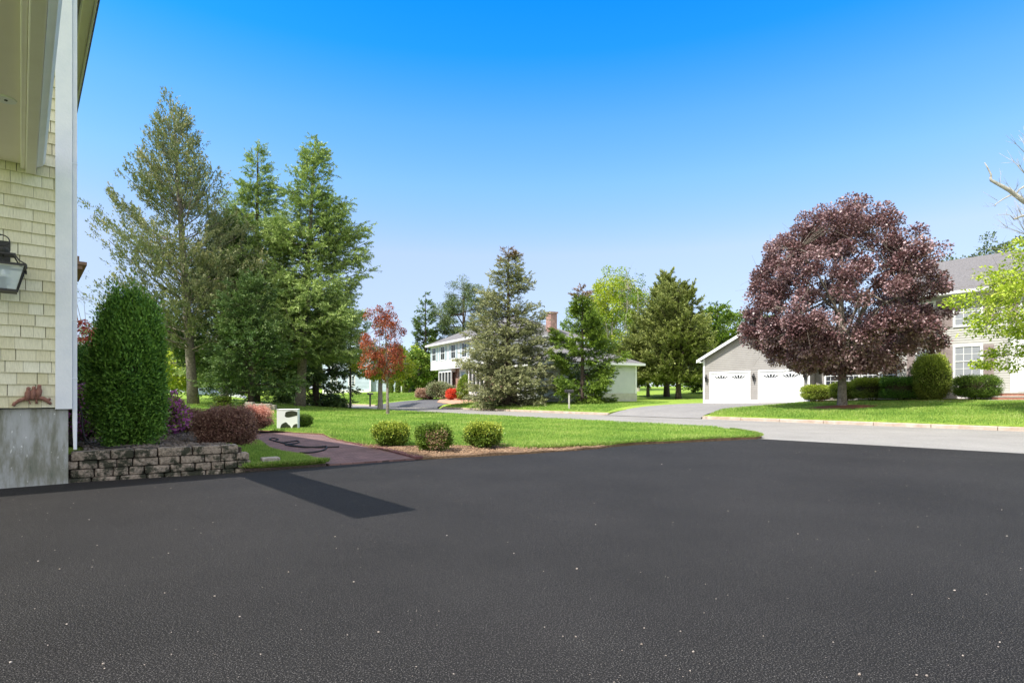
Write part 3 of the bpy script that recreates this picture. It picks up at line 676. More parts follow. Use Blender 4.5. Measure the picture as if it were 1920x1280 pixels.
# cornice of a bay further along the side wall
q = MB()
q.fbox(W1, -.52, 0, 5.0, 7.2, 3.66, 3.72); q.fbox(W1, -.45, 0, 5.05, 7.15, 3.58, 3.66); q.fbox(W1, -.36, 0, 5.12, 7.05, 3.50, 3.58); q.fbox(W1, -.40, 0, 5.0, 7.1, 3.72, 3.82)
q.build('bay_cornice', mat('brown_trim', (.36,.22,.16), (.45,.3,.22), 8), house)
# lantern
LC = (-5.83, 6.6)
lan = empty('wall_lantern', (LC[0], LC[1], 2.28), 'black carriage lantern with glass sides mounted on the cream shingles', 'lantern')
q = MB(); LF = Fr(LC, (.761, .649), (-.649, .761), 0); P = LF.P
def frus(q, w0, z0, w1, z1, r=.008):
    for sx, sy in ((-1,-1),(1,-1),(1,1),(-1,1)): q.tube([P(sx*w0, sy*w0, z0), P(sx*w1, sy*w1, z1)], r, 6)
q.fbox(LF, -.12, .12, -.12, .12, 2.285, 2.31); q.fbox(LF, -.205, .205, -.205, -.185, 2.575, 2.60); q.fbox(LF, -.205, .205, .185, .205, 2.575, 2.60)
q.fbox(LF, -.205, -.185, -.185, .185, 2.575, 2.60); q.fbox(LF, .185, .205, -.185, .185, 2.575, 2.60)
frus(q, .12, 2.31, .19, 2.58)
for sx, sy in ((-1,-1),(1,-1),(1,1),(-1,1)):
    q.tube([P(sx*.195, sy*.195, 2.60), P(sx*.14, sy*.14, 2.64), P(sx*.10, sy*.10, 2.71)], .008, 6)
    q.tube([P(sx*.2, sy*.2, 2.59), P(sx*.2, sy*.2, 2.545)], .01, 6)
q.fbox(LF, -.11, .11, -.11, .11, 2.705, 2.725)
q.tube([P(0,0,2.72), P(0,0,2.62)], .008, 6)
q.lathe(P(0,0,2.725), [(.03,0),(.058,.015),(.062,.04),(.045,.065),(.015,.08)], 14)
q.build('frame', M['black'], lan)
q = MB(); pts = []
for k in range(22):
    an = -pi/2+2*pi*k/21*.97; pts.append(P(.0+.075*cos(an)-.02, 0, 2.875+.062*sin(an)))
q.tube(pts, .0065, 6); q.tube([P(0,.05,2.45), P(0,.27,2.45)], .012, 6); q.tube([P(-.02, 0, 2.935), P(-.1,.1,2.97), P(-.15,.24,2.9)], .01, 6); q.fbox(LF, -.06, .06, .235, .258, 2.36, 2.95)
q.build('bracket', M['black'], lan)
q = MB(); w0, w1 = .116, .184
c = [P(sx*w0, sy*w0, 2.312) for sx, sy in ((-1,-1),(1,-1),(1,1),(-1,1))]+[P(sx*w1, sy*w1, 2.574) for sx, sy in ((-1,-1),(1,-1),(1,1),(-1,1))]
q.add(c, [(0,1,5,4),(1,2,6,5),(2,3,7,6),(3,0,4,7)]); q.build('glass_pane', M['lglass'], lan)
q = MB(); q.lathe(P(0,0,2.31), [(.035,0),(.03,.05),(.022,.06),(.022,.12),(.04,.13),(.03,.15)], 10); q.build('bulb_holder', mat('bronze', (.05,.05,.07)), lan)
q = MB(); q.lathe(P(0,0,2.46), [(.02,0),(.028,.03),(.012,.07),(.003,.09)], 10); q.build('bulb', M['white'], lan)
# bird plaque: three birds perched on a branch
BP = Fr((C0[0]-.761*.36, C0[1]-.649*.36), (.761, .649), (-.649, .761), 0); P = BP.P
pl = empty('bird_plaque', P(0, -.02, .98), 'rust brown clay ornament of birds on a branch fixed low on the cream shingles', 'ornament')
q = MB()
br = [(-.17,1.0),(-.13,1.035),(-.06,1.07),(.02,1.08),(.09,1.065),(.14,1.03),(.17,.99)]
q.tube([P(a, -.045, c) for a, c in br], [.016,.02,.024,.026,.026,.024,.014], 10)
q.tube([P(-.16,-.045,1.02), P(-.18,-.045,.975)], .018, 8); q.tube([P(.13,-.045,1.04), P(.165,-.05,1.06)], .016, 8); q.tube([P(.03,-.045,1.07), P(.035,-.045,1.0)], .012, 6)
q.tube([P(-.05,-.045,1.06), P(-.03,-.05,1.02), P(-.025,-.05,.995)], .007, 6)
q.build('branch', M['terracotta'], pl, smooth=True)
for a, h_ in ((-.045, 0), (.005, .01), (.055, .03)):
    q = MB(); z_ = 1.085+h_; r_ = .75
    q.tube([P(a-.012, -.06, z_-.05), P(a-.006, -.058, z_-.01), P(a, -.06, z_+.04), P(a+.002, -.062, z_+.065), P(a+.003, -.064, z_+.085), P(a+.004, -.066, z_+.105), P(a+.004, -.066, z_+.118)], [.012,.03,.034,.024,.021,.022,.006], 10)
    q.tube([P(a+.004, -.08, z_+.098), P(a+.012, -.10, z_+.094)], [.007,.001], 5); q.build('bird', M['terracotta'], pl, smooth=True)
# ------------------------------------------------------------------ retaining wall
rw = empty('retaining_wall', (-5.4, 7.35, 0), 'low mossy wall of tumbled stone blocks holding the plant bed by the house', 'wall')
A0, A1 = (-5.55, 7.26), (-3.86, 8.38)
LW = math.hypot(A1[0]-A0[0], A1[1]-A0[1]); wd_ = ((A1[0]-A0[0])/LW, (A1[1]-A0[1])/LW)
def stone_block(a0, a1, b0, b1, c0, c1, fr, seed):
    import bmesh
    r_ = random.Random(seed); bm = bmesh.new(); bmesh.ops.create_cube(bm, size=1)
    for v in bm.verts:
        v.co.x = (a0+a1)/2+v.co.x*(a1-a0)*r_.uniform(.95, 1); v.co.y = (b0+b1)/2+v.co.y*(b1-b0)*r_.uniform(.93, 1.02); v.co.z = (c0+c1)/2+v.co.z*(c1-c0)*r_.uniform(.93, 1)
    bmesh.ops.bevel(bm, geom=bm.edges[:], offset=.016, segments=2, affect='EDGES', profile=.6)
    bmesh.ops.subdivide_edges(bm, edges=bm.edges[:], cuts=1)
    rt = rootloc(rw)
    for v in bm.verts:
        a, b, c = v.co; j = .004
        p = fr.P(a+r_.uniform(-j, j), b+r_.uniform(-j*1.5, j*1.5), c+r_.uniform(-j*.7, j*.7)); v.co = (p[0]-rt[0], p[1]-rt[1], p[2]-rt[2])
    me = bpy.data.meshes.new('stone_block'); bm.to_mesh(me); bm.free(); me.materials.append(M['moss'])
    for pp in me.polygons: pp.use_smooth = True
    o = bpy.data.objects.new('stone_block', me); COL.objects.link(o); o.parent = rw
RW = Fr(A0, wd_, (-wd_[1], wd_[0]), 0)
rb = random.Random(11); sd = 0
for row, (c0, c1) in enumerate(((-.05, .045), (.05, .155), (.16, .265), (.27, .385))):
    a = -.02 if row % 2 else -.10
    Lr = LW-(.1 if row == 3 else 0)+(.06 if row == 1 else 0)
    while a < Lr-.05:
        wl = rb.choice([.17, .2, .25, .3] if row < 3 else [.26, .3, .36, .42]); a1 = min(a+wl, Lr)
        if Lr-a1 < .08: a1 = Lr
        setb = row*.012; stone_block(a+.004, a1-.004, setb-(.02 if row == 3 else 0), .24+setb, c0, c1, RW, sd); sd += 1
        a = a1
# return of the wall going back at its right end, hidden behind by turf
for row, (c0, c1) in enumerate(((.05, .155), (.16, .265))):
    for k in range(2 if row == 0 else 1):
        f2 = Fr(RW.P(LW+.02, .02, 0)[:2], RW.e2, (-RW.e1[0], -RW.e1[1]), 0)
        stone_block(.02+k*.24, .24+k*.24, -.02, .18, c0, c1, f2, 200+sd); sd += 1
q = MB(); f2 = Fr((-3.78, 8.72), wd_, (-wd_[1], wd_[0]), 0); q.fbox(f2, 0, .26, 0, .18, .04, .15)
tag(q.build('paver_stone', M['stone'], bevel=.015), 'loose grey paver lying in the turf at the end of the stone wall', 'paver')
q = MB(); q.fbox(RW, -.1, LW-.05, .12, .22, -.1, .34); q.build('wall_fill', M['mulch'], rw)
# ------------------------------------------------------------------ plants of the near bed
def at_(px, Y): return X(px, Y), Y
x_, y_ = at_(243, 8.45)
shrub('arborvitae', x_, y_, .37, .49, .47, 2.13, 'tall rounded dark green arborvitae standing behind the low stone wall', LM['arb'], N=70000, leaf=(.055,.02), seed=4, power=2.4, k=.11, cone=.27, bottom=.02, core=.74, shell=.34, up=.6, loose=.2)
def flowery(az, hh, r): return r < .42
x_, y_ = at_(185, 10.6); shrub('rhododendron', x_, y_, .25, .55, .6, 1.0, 'magenta flowering shrub between the downspout and the tall arborvitae', LM['yew'], N=9000, leaf=(.05,.03), seed=8, k=.12, mat2=LM['purple'], sel2=flowery, frac=1, group=None)
x_, y_ = at_(296, 10.6); shrub('rhododendron', x_, y_, .25, .42, .5, .82, 'magenta flowering shrub peeping out at the right side of the tall arborvitae', LM['yew'], N=9000, leaf=(.05,.03), seed=9, k=.12, mat2=LM['purple'], sel2=flowery, frac=1)
x_, y_ = at_(423, 9.75); shrub('barberry', x_, y_, .16, .43, .42, .70, 'large dark purple barberry mound at the right end of the stone wall', LM['barb'], N=34000, leaf=(.028,.018), seed=10, power=2.5, k=.07, loose=.2)
x_, y_ = at_(340, 11.6); shrub('barberry', x_, y_, .25, .38, .4, .56, 'small purple barberry just right of the tall arborvitae', LM['barb'], N=16000, leaf=(.028,.018), seed=12, k=.08, loose=.25)
x_, y_ = at_(377, 17.0); shrub('round_shrub', x_, y_, H(x_, y_), .42, .4, .5, 'low dark green shrub in front of the thick cedar trunk', LM['yew'], N=9000, leaf=(.035,.022), seed=13, k=.08)
x_, y_ = at_(478, 16.6); shrub('barberry', x_, y_, .08, .38, .36, .66, 'pink tipped barberry beside the patched white box', LM['barb'], N=15000, leaf=(.035,.022), seed=14, k=.12, mat2=LM['barbpink'], sel2=lambda az, hh, r: hh+r*.3 > .62, loose=.3)
x_, y_ = at_(566, 18.6); shrub('round_shrub', x_, y_, .05, .30, .3, .42, 'small green shrub tucked behind the patched white box', LM['box'], N=7000, leaf=(.035,.022), seed=15, k=.1)
x_, y_ = at_(150, 14.0); shrub('round_shrub', x_, y_, .1, .6, .6, 1.75, 'bright green shrub seen between the downspout and the arborvitae', LM['mid'], N=14000, leaf=(.06,.035), seed=16, k=.1)
x_, y_ = at_(166, 13.2); shrub('round_shrub', x_, y_, .1, .5, .6, 2.05, 'dark green shrub under the scarlet maple behind the downspout', LM['arb'], N=14000, leaf=(.06,.035), seed=17, k=.1)
x_, y_ = at_(395, 11.0)
hb = empty('hosta', (x_, y_, .18), 'small pale green leafy plant between the two purple barberries', 'plant')
n = 160; an = rng.random(n)*2*pi; rr = rng.random(n)
leafmesh('foliage', np.stack([x_+np.cos(an)*.05, y_+np.sin(an)*.05, .18+rr*.08], 1), np.stack([np.cos(an), np.sin(an), .3+rr], 1), np.stack([np.cos(an)*-.5, np.sin(an)*-.5, np.ones(n)], 1), .17, .07, rng.random(n), LM['rhodo'], hb)
# three boxwoods
boxtop = lambda az, hh, r: (hh > .5) & (r < .62*(hh-.35)*2)  # bright lit top over a dark underside, put into leaf colour
bg_ = 'boxwoods in the bark bed at the edge of the driveway'
x_, y_ = at_(734, 12.05); shrub('boxwood', x_, y_, .03, .315, .31, .46, 'round green boxwood nearest the brick path, first of the row of three', LM['box'], N=15000, leaf=(.034,.022), seed=21, k=.09, group=bg_, loose=.3, mat2=LM['yewlit'], sel2=boxtop)
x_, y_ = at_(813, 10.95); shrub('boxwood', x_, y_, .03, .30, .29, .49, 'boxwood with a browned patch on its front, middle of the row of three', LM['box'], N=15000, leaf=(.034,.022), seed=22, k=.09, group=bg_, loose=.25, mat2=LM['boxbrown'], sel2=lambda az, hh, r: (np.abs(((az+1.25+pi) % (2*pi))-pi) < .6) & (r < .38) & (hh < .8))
x_, y_ = at_(906, 11.75); shrub('boxwood', x_, y_, .03, .32, .31, .47, 'full green boxwood farthest from the brick path, beside the open lawn', LM['box'], N=15000, leaf=(.034,.022), seed=23, k=.09, group=bg_, loose=.3, mat2=LM['yewlit'], sel2=boxtop)
# ------------------------------------------------------------------ patched box, hoses
fb = Fr(at_(519, 17.6), (.97, .24), (-.24, .97), .03)
bx = empty('painted_box', fb.P(.35, .3, 0), 'white square box painted with dark green patches standing on the brick path', 'box')
q = MB(); q.fbox(fb, .0, .60, .0, .55, 0, .62); bb_ = q.build('box_body', M['white'], bx, bevel=.01)
def blob(cx, cz, rx, rz, sd):
    r_ = random.Random(sd); n_ = 22; ph = r_.uniform(0, 6); pts = []
    for i in range(n_):
        t_ = 2*pi*i/n_; k_ = 1+.16*sin(2*t_+ph)+.13*sin(3*t_+ph*2)+.06*sin(5*t_+ph)
        pts.append((min(.592, max(.008, cx+rx*k_*cos(t_))), min(.598, max(.008, cz+rz*k_*sin(t_)))))
    return pts
PM = mat('green_paint', (.02,.025,.015), (.05,.06,.03), 5, .5)
for cx, cz, rx, rz, sd in ((.43,.50,.20,.105,1),(.24,.10,.13,.15,4),(.55,.08,.10,.12,3)):
    pts = blob(cx, cz, rx, rz, sd); n_ = len(pts); q = MB()
    q.add([fb.P(a, -.002, c) for a, c in pts]+[fb.P(a, .003, c) for a, c in pts], [tuple(range(n_))]+[(i, n_+i, n_+(i+1) % n_, (i+1) % n_) for i in range(n_)]); q.build('painted_patch', PM, bb_)
for cx, cz, rx, rz, sd in ((.20,.45,.17,.13,6),(.40,.2,.14,.14,7)):
    pts = [(min(.54, a), c) for a, c in blob(cx, cz, rx, rz, sd)]; n_ = len(pts); q = MB()
    q.add([fb.P(-.002, a, c) for a, c in pts]+[fb.P(.003, a, c) for a, c in pts], [tuple(range(n_))[::-1]]+[(i, (i+1) % n_, n_+(i+1) % n_, n_+i) for i in range(n_)]); q.build('painted_patch', PM, bb_)
q = MB(); q.fbox(fb, -.008, .608, -.008, .558, .622, .645); q.build('lid', M['white'], bx, bevel=.008)
def curve_tube(name, pts, r, m, label, cat, n=8, res=10):
    P_ = [np.array(p, float) for p in pts]; out = []
    for i in range(len(P_)-1):
        p0, p1, p2, p3 = P_[max(i-1, 0)], P_[i], P_[i+1], P_[min(i+2, len(P_)-1)]
        for k in range(res):
            t_ = k/res; out.append(.5*((2*p1)+(-p0+p2)*t_+(2*p0-5*p1+4*p2-p3)*t_*t_+(-p0+3*p1-3*p2+p3)*t_**3))
    out.append(P_[-1]); q = MB(); q.tube(out, r, n); return tag(q.build(name, m, smooth=True), label, cat)
def fl(px, py, z): Y = (CAMZ-z)*F/(py-HOR); return (X(px, Y), Y, z)
hz = .035
curve_tube('garden_hose', [fl(*p, hz) for p in ((636,837),(612,838),(590,838),(560,836),(535,831),(515,826),(505,823),(512,821),(522,823),(515,826),(530,829),(548,827),(558,826),(560,829),(545,832),(535,833),(550,836),(575,838),(600,837),(612,836),(611,841),(600,845),(582,848),(562,848))], .014, M['rubber'], 'black hose lying in loops across the brick path', 'hose')
curve_tube('garden_hose', [(X(146,8.0),8.0,1.06),(X(150,7.95),7.9,1.0),(X(158,7.9),7.85,.86),(X(166,7.9),7.8,.62),(X(172,7.8),7.75,.46),(X(186,7.7),7.8,.40),(X(215,7.8),7.85,.395),(X(250,7.9),7.95,.395)], .012, M['rubber'], 'black hose drooping from the house wall beside the downspout into the bed', 'hose')
# ------------------------------------------------------------------ left trees
x_, y_ = at_(363, 36); ztc = H(x_, y_)-.05
conifer('cedar_tree', x_, y_, ztc, 18.6, 5.9, 'tall thin crowned cedar with a bare pale lower trunk, leftmost of the big evergreens', LM['cedar'], M['bark'], clear=.17, lean=(-.07, 0), elev=(1.05, .12), pw=.62, N=80000, leaf=(.16,.06), trunk=.30, gap=.18, flat=.40, droop=.02, asym=(-1, 0, .04), seed=3, curl=.12, taper0=.8, nb=170, clumpy=2.5, rise=.75, spray=22, splen=3.4, spw=.55)
x_, y_ = at_(421, 40); 
conifer('cedar_tree', x_, y_, H(x_, y_)-.05, 12.6, 4.0, 'shorter green cedar with browned lower foliage between the tall cedar and the spruces', LM['cedarg'], M['barkl'], clear=.14, elev=(1.0, .1), pw=.6, N=100000, leaf=(.19,.07), trunk=.26, gap=.2, flat=.42, droop=.04, seed=5, curl=.15, nb=230, clumpy=3, rise=.5, spray=22, splen=3, spw=.6)
x_, y_ = at_(470, 34)
conifer('cedar_tree', x_, y_, H(x_, y_)-.05, 7.6, 2.7, 'low drooping dark green cedar in front of the two big spruces', LM['cedarg'], M['barkd'], clear=.12, elev=(.8, -.1), pw=.55, N=46000, leaf=(.17,.06), trunk=.17, gap=.25, flat=.38, droop=.14, seed=6, curl=.1, nb=140, clumpy=2.5, rise=.1, spray=22, splen=3, spw=.6)
x_, y_ = at_(478, 47)
conifer('spruce_tree', x_, y_, H(x_, y_), 21.0, 5.6, 'tall spruce with drooping light green branch tips rising behind the cedars', LM['spruce'], M['barkd'], clear=.08, whorl=.62, spw=.36, splen=3.0, lean=(.012, 0), elev=(.62, -.12), pw=.86, N=190000, leaf=(.19,.055), trunk=.34, gap=.2, flat=.22, droop=.2, seed=7, curl=.28, nb=340)
x_, y_ = at_(562, 41)
conifer('spruce_tree', x_, y_, H(x_, y_)-.05, 19.2, 6.1, 'big spruce with a leaning bare grey trunk at the lawn edge', LM['spruce'], M['bark'], clear=.17, whorl=.60, spw=.36, splen=3.0, lean=(.058, 0), elev=(.60, -.12), pw=.84, N=230000, leaf=(.19,.055), trunk=.33, gap=.22, flat=.22, droop=.2, seed=8, curl=.26, nb=360, asym=(.3, -.3, .15))
x_, y_ = at_(592, 50)
conifer('spruce_tree', x_, y_, H(x_, y_), 10.5, 4.0, 'dark low branched spruce behind the leaning trunk and the lamp post', LM['spruce2'], M['barkd'], clear=.03, elev=(.3, -.30), pw=.55, N=60000, leaf=(.26,.09), trunk=.3, gap=.18, flat=.24, droop=.24, seed=9, nb=160)
# ------------------------------------------------------------------ small trees on the lawn
x_, y_ = at_(727, 31.8)
def redcut(q): return True
broadleaf('plum_tree', x_, y_, .05, 6.3, 1.5, (1.25, 1.2, 3.75, 2.4, 2.0), 'young red leaved tree with a thin trunk on the lawn', LM['redtree'], M['bark'], ncl=130, per=100, leaf=(.09,.06), trunk=.08, clr=.16, seed=31, vase=.6, shell=.3, flatcl=1.1, lean=(-.02, 0), off=(-.15, 0))
x_, y_ = at_(713, 45.5)
broadleaf('small_tree', x_, y_, .0, 5, 2.4, (2.55, 2.0, 3.3, 1.5, 1.0), 'yellow green tree with a thick pale trunk behind the young red tree', LM['yg'], M['barkl'], ncl=70, per=130, leaf=(.17,.12), trunk=.19, clr=.17, seed=32, off=(.45, 0))
x_, y_ = at_(657, 44.5)
lp = empty('lamp_post', (x_, y_, .05), 'tall slim black lamp post at the far edge of the lawn', 'lamp post')
q = MB(); q.tube([(x_, y_, 0), (x_, y_, .5), (x_, y_, 5.2)], [.10, .075, .055], 10); q.lathe((x_, y_, .0), [(.14,0),(.14,.12),(.09,.2)], 12); q.build('post', M['black'], lp)
q = MB(); q.lathe((x_, y_, 5.2), [(.06,0),(.13,.05),(.19,.42),(.21,.45),(.05,.62),(.02,.72)], 10); q.build('lamp_head', M['black'], lp)
def mailbox(px, Y, zb, h, label, post, boxm, r=.05):
    x_, y_ = at_(px, Y); o = empty('mailbox', (x_, y_, zb), label, 'mailbox')
    q = MB(); q.box(x_-r, x_+r, y_-r, y_+r, zb-.1, zb+h-.18); q.box(x_-r*.7, x_+.12, y_-r*.7, y_+r*.7, zb+h-.30, zb+h-.24); q.build('post', post, o, bevel=.008)
    q = MB(); n_ = 10; pr = []
    for i in range(n_+1): an = pi*i/n_; pr.append((-.13+0*cos(an)+.13*0+.11*cos(an), .09*sin(an)))
    pts = [(-.11, -.10), (.11, -.10)]+[(.11*cos(pi*i/n_), .09*sin(pi*i/n_)) for i in range(n_+1)]
    k_ = len(pts); L0, L1 = -.28, .28; zc = zb+h-.08
    q.add([(x_+L0, y_+a, zc+b) for a, b in pts]+[(x_+L1, y_+a, zc+b) for a, b in pts], [(i, (i+1) % k_, k_+(i+1) % k_, k_+i) for i in range(k_)]+[tuple(range(k_))[::-1], tuple(range(k_, 2*k_))])
    q.build('box', boxm, o)
    q = MB(); q.box(x_-.2, x_-.16, y_-.13, y_-.115, zc-.02, zc+.14); q.build('flag', M['black'], o)
    return o
mailbox(694, 57.5, H(X(694,57.5)+.2, 57.8), 1.35, 'black mailbox on a black post by the road in front of the blue house', M['black'], M['black'], .07)
mailbox(1067, 36.2, H(X(1067,36.2), 36.2), 1.22, 'dark mailbox on a pale wooden post in front of the green fir', M['concrete'], M['black'])
# ------------------------------------------------------------------ middle evergreens
x_, y_ = at_(953, 43.2)
conifer('blue_spruce', x_, y_, H(x_, y_)-.1, 12.1, 4.5, 'broad grey green blue spruce with a browned tip in front of the white house', LM['blue'], M['barkd'], clear=.015, whorl=.42, spw=.28, splen=2.8, elev=(.50, -.05), pw=.80, N=190000, leaf=(.14,.045), trunk=.24, gap=.09, flat=.22, droop=.1, seed=41, curl=.22, nb=300, topm=LM['drybrown'], toph=.92)
x_, y_ = at_(1092, 41.8)
conifer('fir_tree', x_, y_, H(x_, y_)-.05, 8.5, 3.0, 'green fir with open drooping branches between the blue spruce and the white garage wing', LM['fir'], M['barkd'], clear=.04, whorl=.5, spw=.28, splen=2.8, elev=(.62, -.18), pw=.82, N=90000, leaf=(.16,.05), trunk=.15, gap=.3, flat=.2, droop=.14, seed=42, curl=.3, nb=120, topm=LM['drybrown'], toph=.91, clumpy=.8)
# ------------------------------------------------------------------ trees beyond the houses
def Hg(x, y): return H(x, y)-.1
x_, y_ = at_(798, 88)
conifer('fir_tree', x_, y_, Hg(x_, y_), 15.2, 3.0, 'slim pointed fir standing left behind the white house', LM['spruce2'], M['barkd'], N=34000, leaf=(.32,.12), pw=.9, clear=.03, elev=(.5, -.15), trunk=.25, gap=.2, seed=51)
x_, y_ = at_(868, 90)
broadleaf('pine_tree', x_, y_, Hg(x_, y_), 17, 7, (5.2, 4.5, 11.5, 5.6, 7.5), 'fluffy green pine rising directly behind the roof of the white house', LM['pine'], M['barkd'], ncl=170, per=240, leaf=(.36,.08), trunk=.35, clr=.15, seed=52, shell=.3, flatcl=.6)
x_, y_ = at_(1150, 84)
broadleaf('deciduous_tree', x_, y_, Hg(x_, y_), 17.5, 4.5, (5.2, 5, 11.2, 6.0, 7.0), 'tall bright yellow green tree behind the white house chimney', LM['yg'], M['barkl'], ncl=170, per=200, leaf=(.26,.19), trunk=.3, clr=.16, seed=53, vase=.75, shell=.3, flatcl=.8, fill=.9)
x_, y_ = at_(1196, 80)
broadleaf('deciduous_tree', x_, y_, Hg(x_, y_), 17.5, 4, (3.6, 4, 11, 6.4, 7), 'thin leaved tree with bare upper twigs right of the bright yellow green tree', LM['mid'], M['barkl'], ncl=110, per=34, leaf=(.26,.18), trunk=.26, clr=.16, seed=54, vase=.85, shell=.3)
x_, y_ = at_(1100, 92)
broadleaf('deciduous_tree', x_, y_, Hg(x_, y_), 15, 4, (4.2, 4, 9.2, 5.5, 6), 'soft green tree showing just above the tip of the green fir', LM['mid'], M['bark'], ncl=80, per=150, leaf=(.32,.22), trunk=.26, clr=.19, seed=55)
x_, y_ = at_(1250, 60)
conifer('cedar_tree', x_, y_, Hg(x_, y_), 13.0, 4.6, 'broad dark cedar with a spiky bare top left of the grey garage', LM['olive'], M['barkd'], N=70000, leaf=(.30,.11), clear=.13, elev=(1.0, .1), pw=.75, trunk=.3, gap=.3, flat=.32, droop=.03, seed=56, nb=200, clumpy=2, rise=.5, splen=2.2)
x_, y_ = at_(1272, 54)
conifer('cedar_tree', x_, y_, Hg(x_, y_), 10.2, 4.2, 'dense olive green cedar with a dark trunk nearest the grey garage', LM['olive'], M['barkd'], N=70000, leaf=(.26,.10), clear=.15, elev=(.9, .0), pw=.5, trunk=.26, gap=.2, flat=.34, droop=.06, seed=57, nb=190, clumpy=2, rise=.4, splen=2.2)
x_, y_ = at_(1215, 62)
conifer('cedar_tree', x_, y_, Hg(x_, y_), 7.8, 3.4, 'lower olive cedar beside the corner of the white house garage', LM['olive'], M['bark'], N=36000, leaf=(.28,.11), clear=.16, elev=(.9, .05), pw=.5, trunk=.18, gap=.2, flat=.34, seed=58, nb=120, clumpy=2)
x_, y_ = at_(1184, 56)
conifer('cedar_tree', x_, y_, Hg(x_, y_), 5.6, 2.2, 'small cedar with a pale trunk at the right corner of the white house', LM['olive'], M['barkl'], N=20000, leaf=(.24,.09), clear=.25, elev=(.9, .05), pw=.5, trunk=.13, gap=.2, flat=.34, seed=59, nb=80, clumpy=2)
x_, y_ = at_(1345, 66)
conifer('spruce_tree', x_, y_, Hg(x_, y_), 10.4, 4.4, 'yellow green conifer peering over the roof of the grey garage', LM['fir'], M['barkd'], N=40000, leaf=(.34,.13), clear=.05, elev=(.5, -.1), trunk=.25, gap=.25, seed=60)
x_, y_ = at_(1390, 72)
broadleaf('deciduous_tree', x_, y_, Hg(x_, y_), 10.5, 4, (4.5, 4.5, 6.6, 3.6, 5), 'green leafy tree behind the garage roof next to the purple maple', LM['mid'], M['bark'], ncl=80, per=150, leaf=(.3,.2), trunk=.25, clr=.2, seed=61)
x_, y_ = at_(1866, 48)
broadleaf('deciduous_tree', x_, y_, .9, 13.5, 5, (2.9, 3, 11.0, 2.2, 3), 'blue green tree top showing over the ridge of the grey house', LM['pine'], M['bark'], ncl=60, per=110, leaf=(.2,.14), trunk=.22, clr=.18, seed=62)
# fill trees around the lawn on the left, and behind
bgl = 'trees along the far side of the left lawn'
for i, (px, Y, h_, r_, mt, lb) in enumerate((
    (324, 62, 5.5, 3.4, 'yg', 'sunlit yellow green tree beyond the thick cedar trunk'),
    (372, 92, 10, 6, 'mid', 'mid green tree behind the gap between the two pale cedar trunks'),
    (300, 78, 9, 5.5, 'mid', 'mid green tree half hidden behind the tall arborvitae'),
    (250, 70, 10, 6, 'cedarg', 'dark green tree far behind the top of the tall arborvitae'),
    (448, 100, 9, 6, 'mid', 'mid green tree seen low between the cedars and the first spruce'),
    (540, 105, 10, 6.5, 'cedarg', 'dark green tree far beyond the road left of the leaning spruce trunk'),
    (768, 82, 6.5, 2.2, 'yg', 'small yellow green tree at the right end of the blue house'),
    (786, 78, 5.6, 2.3, 'mid', 'bushy green tree at the left corner of the white house'),
    (600, 112, 10, 7, 'mid', 'mid green tree behind the blue house on its left'))):
    x_, y_ = at_(px, Y)
    broadleaf('background_tree', x_, y_, Hg(x_, y_), h_, h_*.28, (r_, r_, h_*.56, h_*.44, h_*.42), lb, LM[mt], M['bark'], ncl=60, per=130, leaf=(.34,.24), trunk=.18, clr=.22, seed=70+i, group=bgl)
# scarlet maple behind our house
x_, y_ = at_(120, 17.5)
broadleaf('japanese_maple', x_, y_, .1, 3.6, 1.2, (1.35, 1.3, 2.15, 1.0, .8), 'scarlet leaved maple seen just right of the downspout', LM['redmaple'], M['bark'], ncl=60, per=150, leaf=(.08,.06), trunk=.07, clr=.2, seed=81)
x_, y_ = at_(128, 30)
broadleaf('young_tree', x_, y_, .3, 7.5, 2, (1.8, 1.5, 5.0, 2.3, 2.2), 'thin almost leafless tree against the sky right of the downspout', LM['pine'], M['bark'], ncl=40, per=14, leaf=(.08,.06), trunk=.07, clr=.2, seed=82, vase=.5)
rg = np.random.default_rng(5)
ncl_ = 420; ang_ = np.linspace(-1.25, 1.15, ncl_)+rg.normal(0, .004, ncl_); dist = rg.uniform(118, 150, ncl_)
cx_ = np.sin(ang_)*dist; cy_ = np.cos(ang_)*dist; cz_ = rg.uniform(1.5, 6.5, ncl_); ci = np.repeat(np.arange(ncl_), 170); n = len(ci)
dv = rdir(n)*rg.random((n, 1))**.4*np.array([3.4, 3.0, 2.8])
zb_ = np.array([H(a, b) for a, b in zip(cx_, cy_)])
pos = np.stack([cx_[ci], cy_[ci], (cz_+zb_)[ci]], 1)+dv
tag(leafmesh('woods', pos, rg.normal(size=(n, 3)), rg.normal(size=(n, 3))+np.array([0, -.3, .6]), .75*rg.uniform(.6, 1.3, n), .5*rg.uniform(.6, 1.3, n), .5*rg.random(ncl_)[ci]+.5*rg.random(n), LM['mid']), 'far off belt of green woods closing the view behind the houses', 'woods', kind='stuff')
# ------------------------------------------------------------------ purple maple
x_, y_ = at_(1579, 27); zt = H(x_, y_)
broadleaf('purple_maple', x_, y_, zt-.05, 10, 1.9, (4.25, 4.2, 4.0, 5.75, 2.4), 'big round purple leaved maple on the lawn of the grey house', LM['maple'], M['bark'], ncl=430, per=460, leaf=(.11,.092), trunk=.19, clr=.105, seed=93, shell=.5, flatcl=.75, amp=.0)
mbp = [(x_+1.6*cos(a)*(1+.08*sin(a*3)), y_+1.3*sin(a)*(1+.08*cos(a*4))) for a in np.linspace(0, 2*pi, 26)[:-1]]
tag(drape('mulch_bed', mbp, lambda x, y: H(x, y)+.04+.10*max(0, 1-math.hypot(x-x_, y-y_)/1.5), M['redmulch'], .3, skirt=.05), kind='structure')
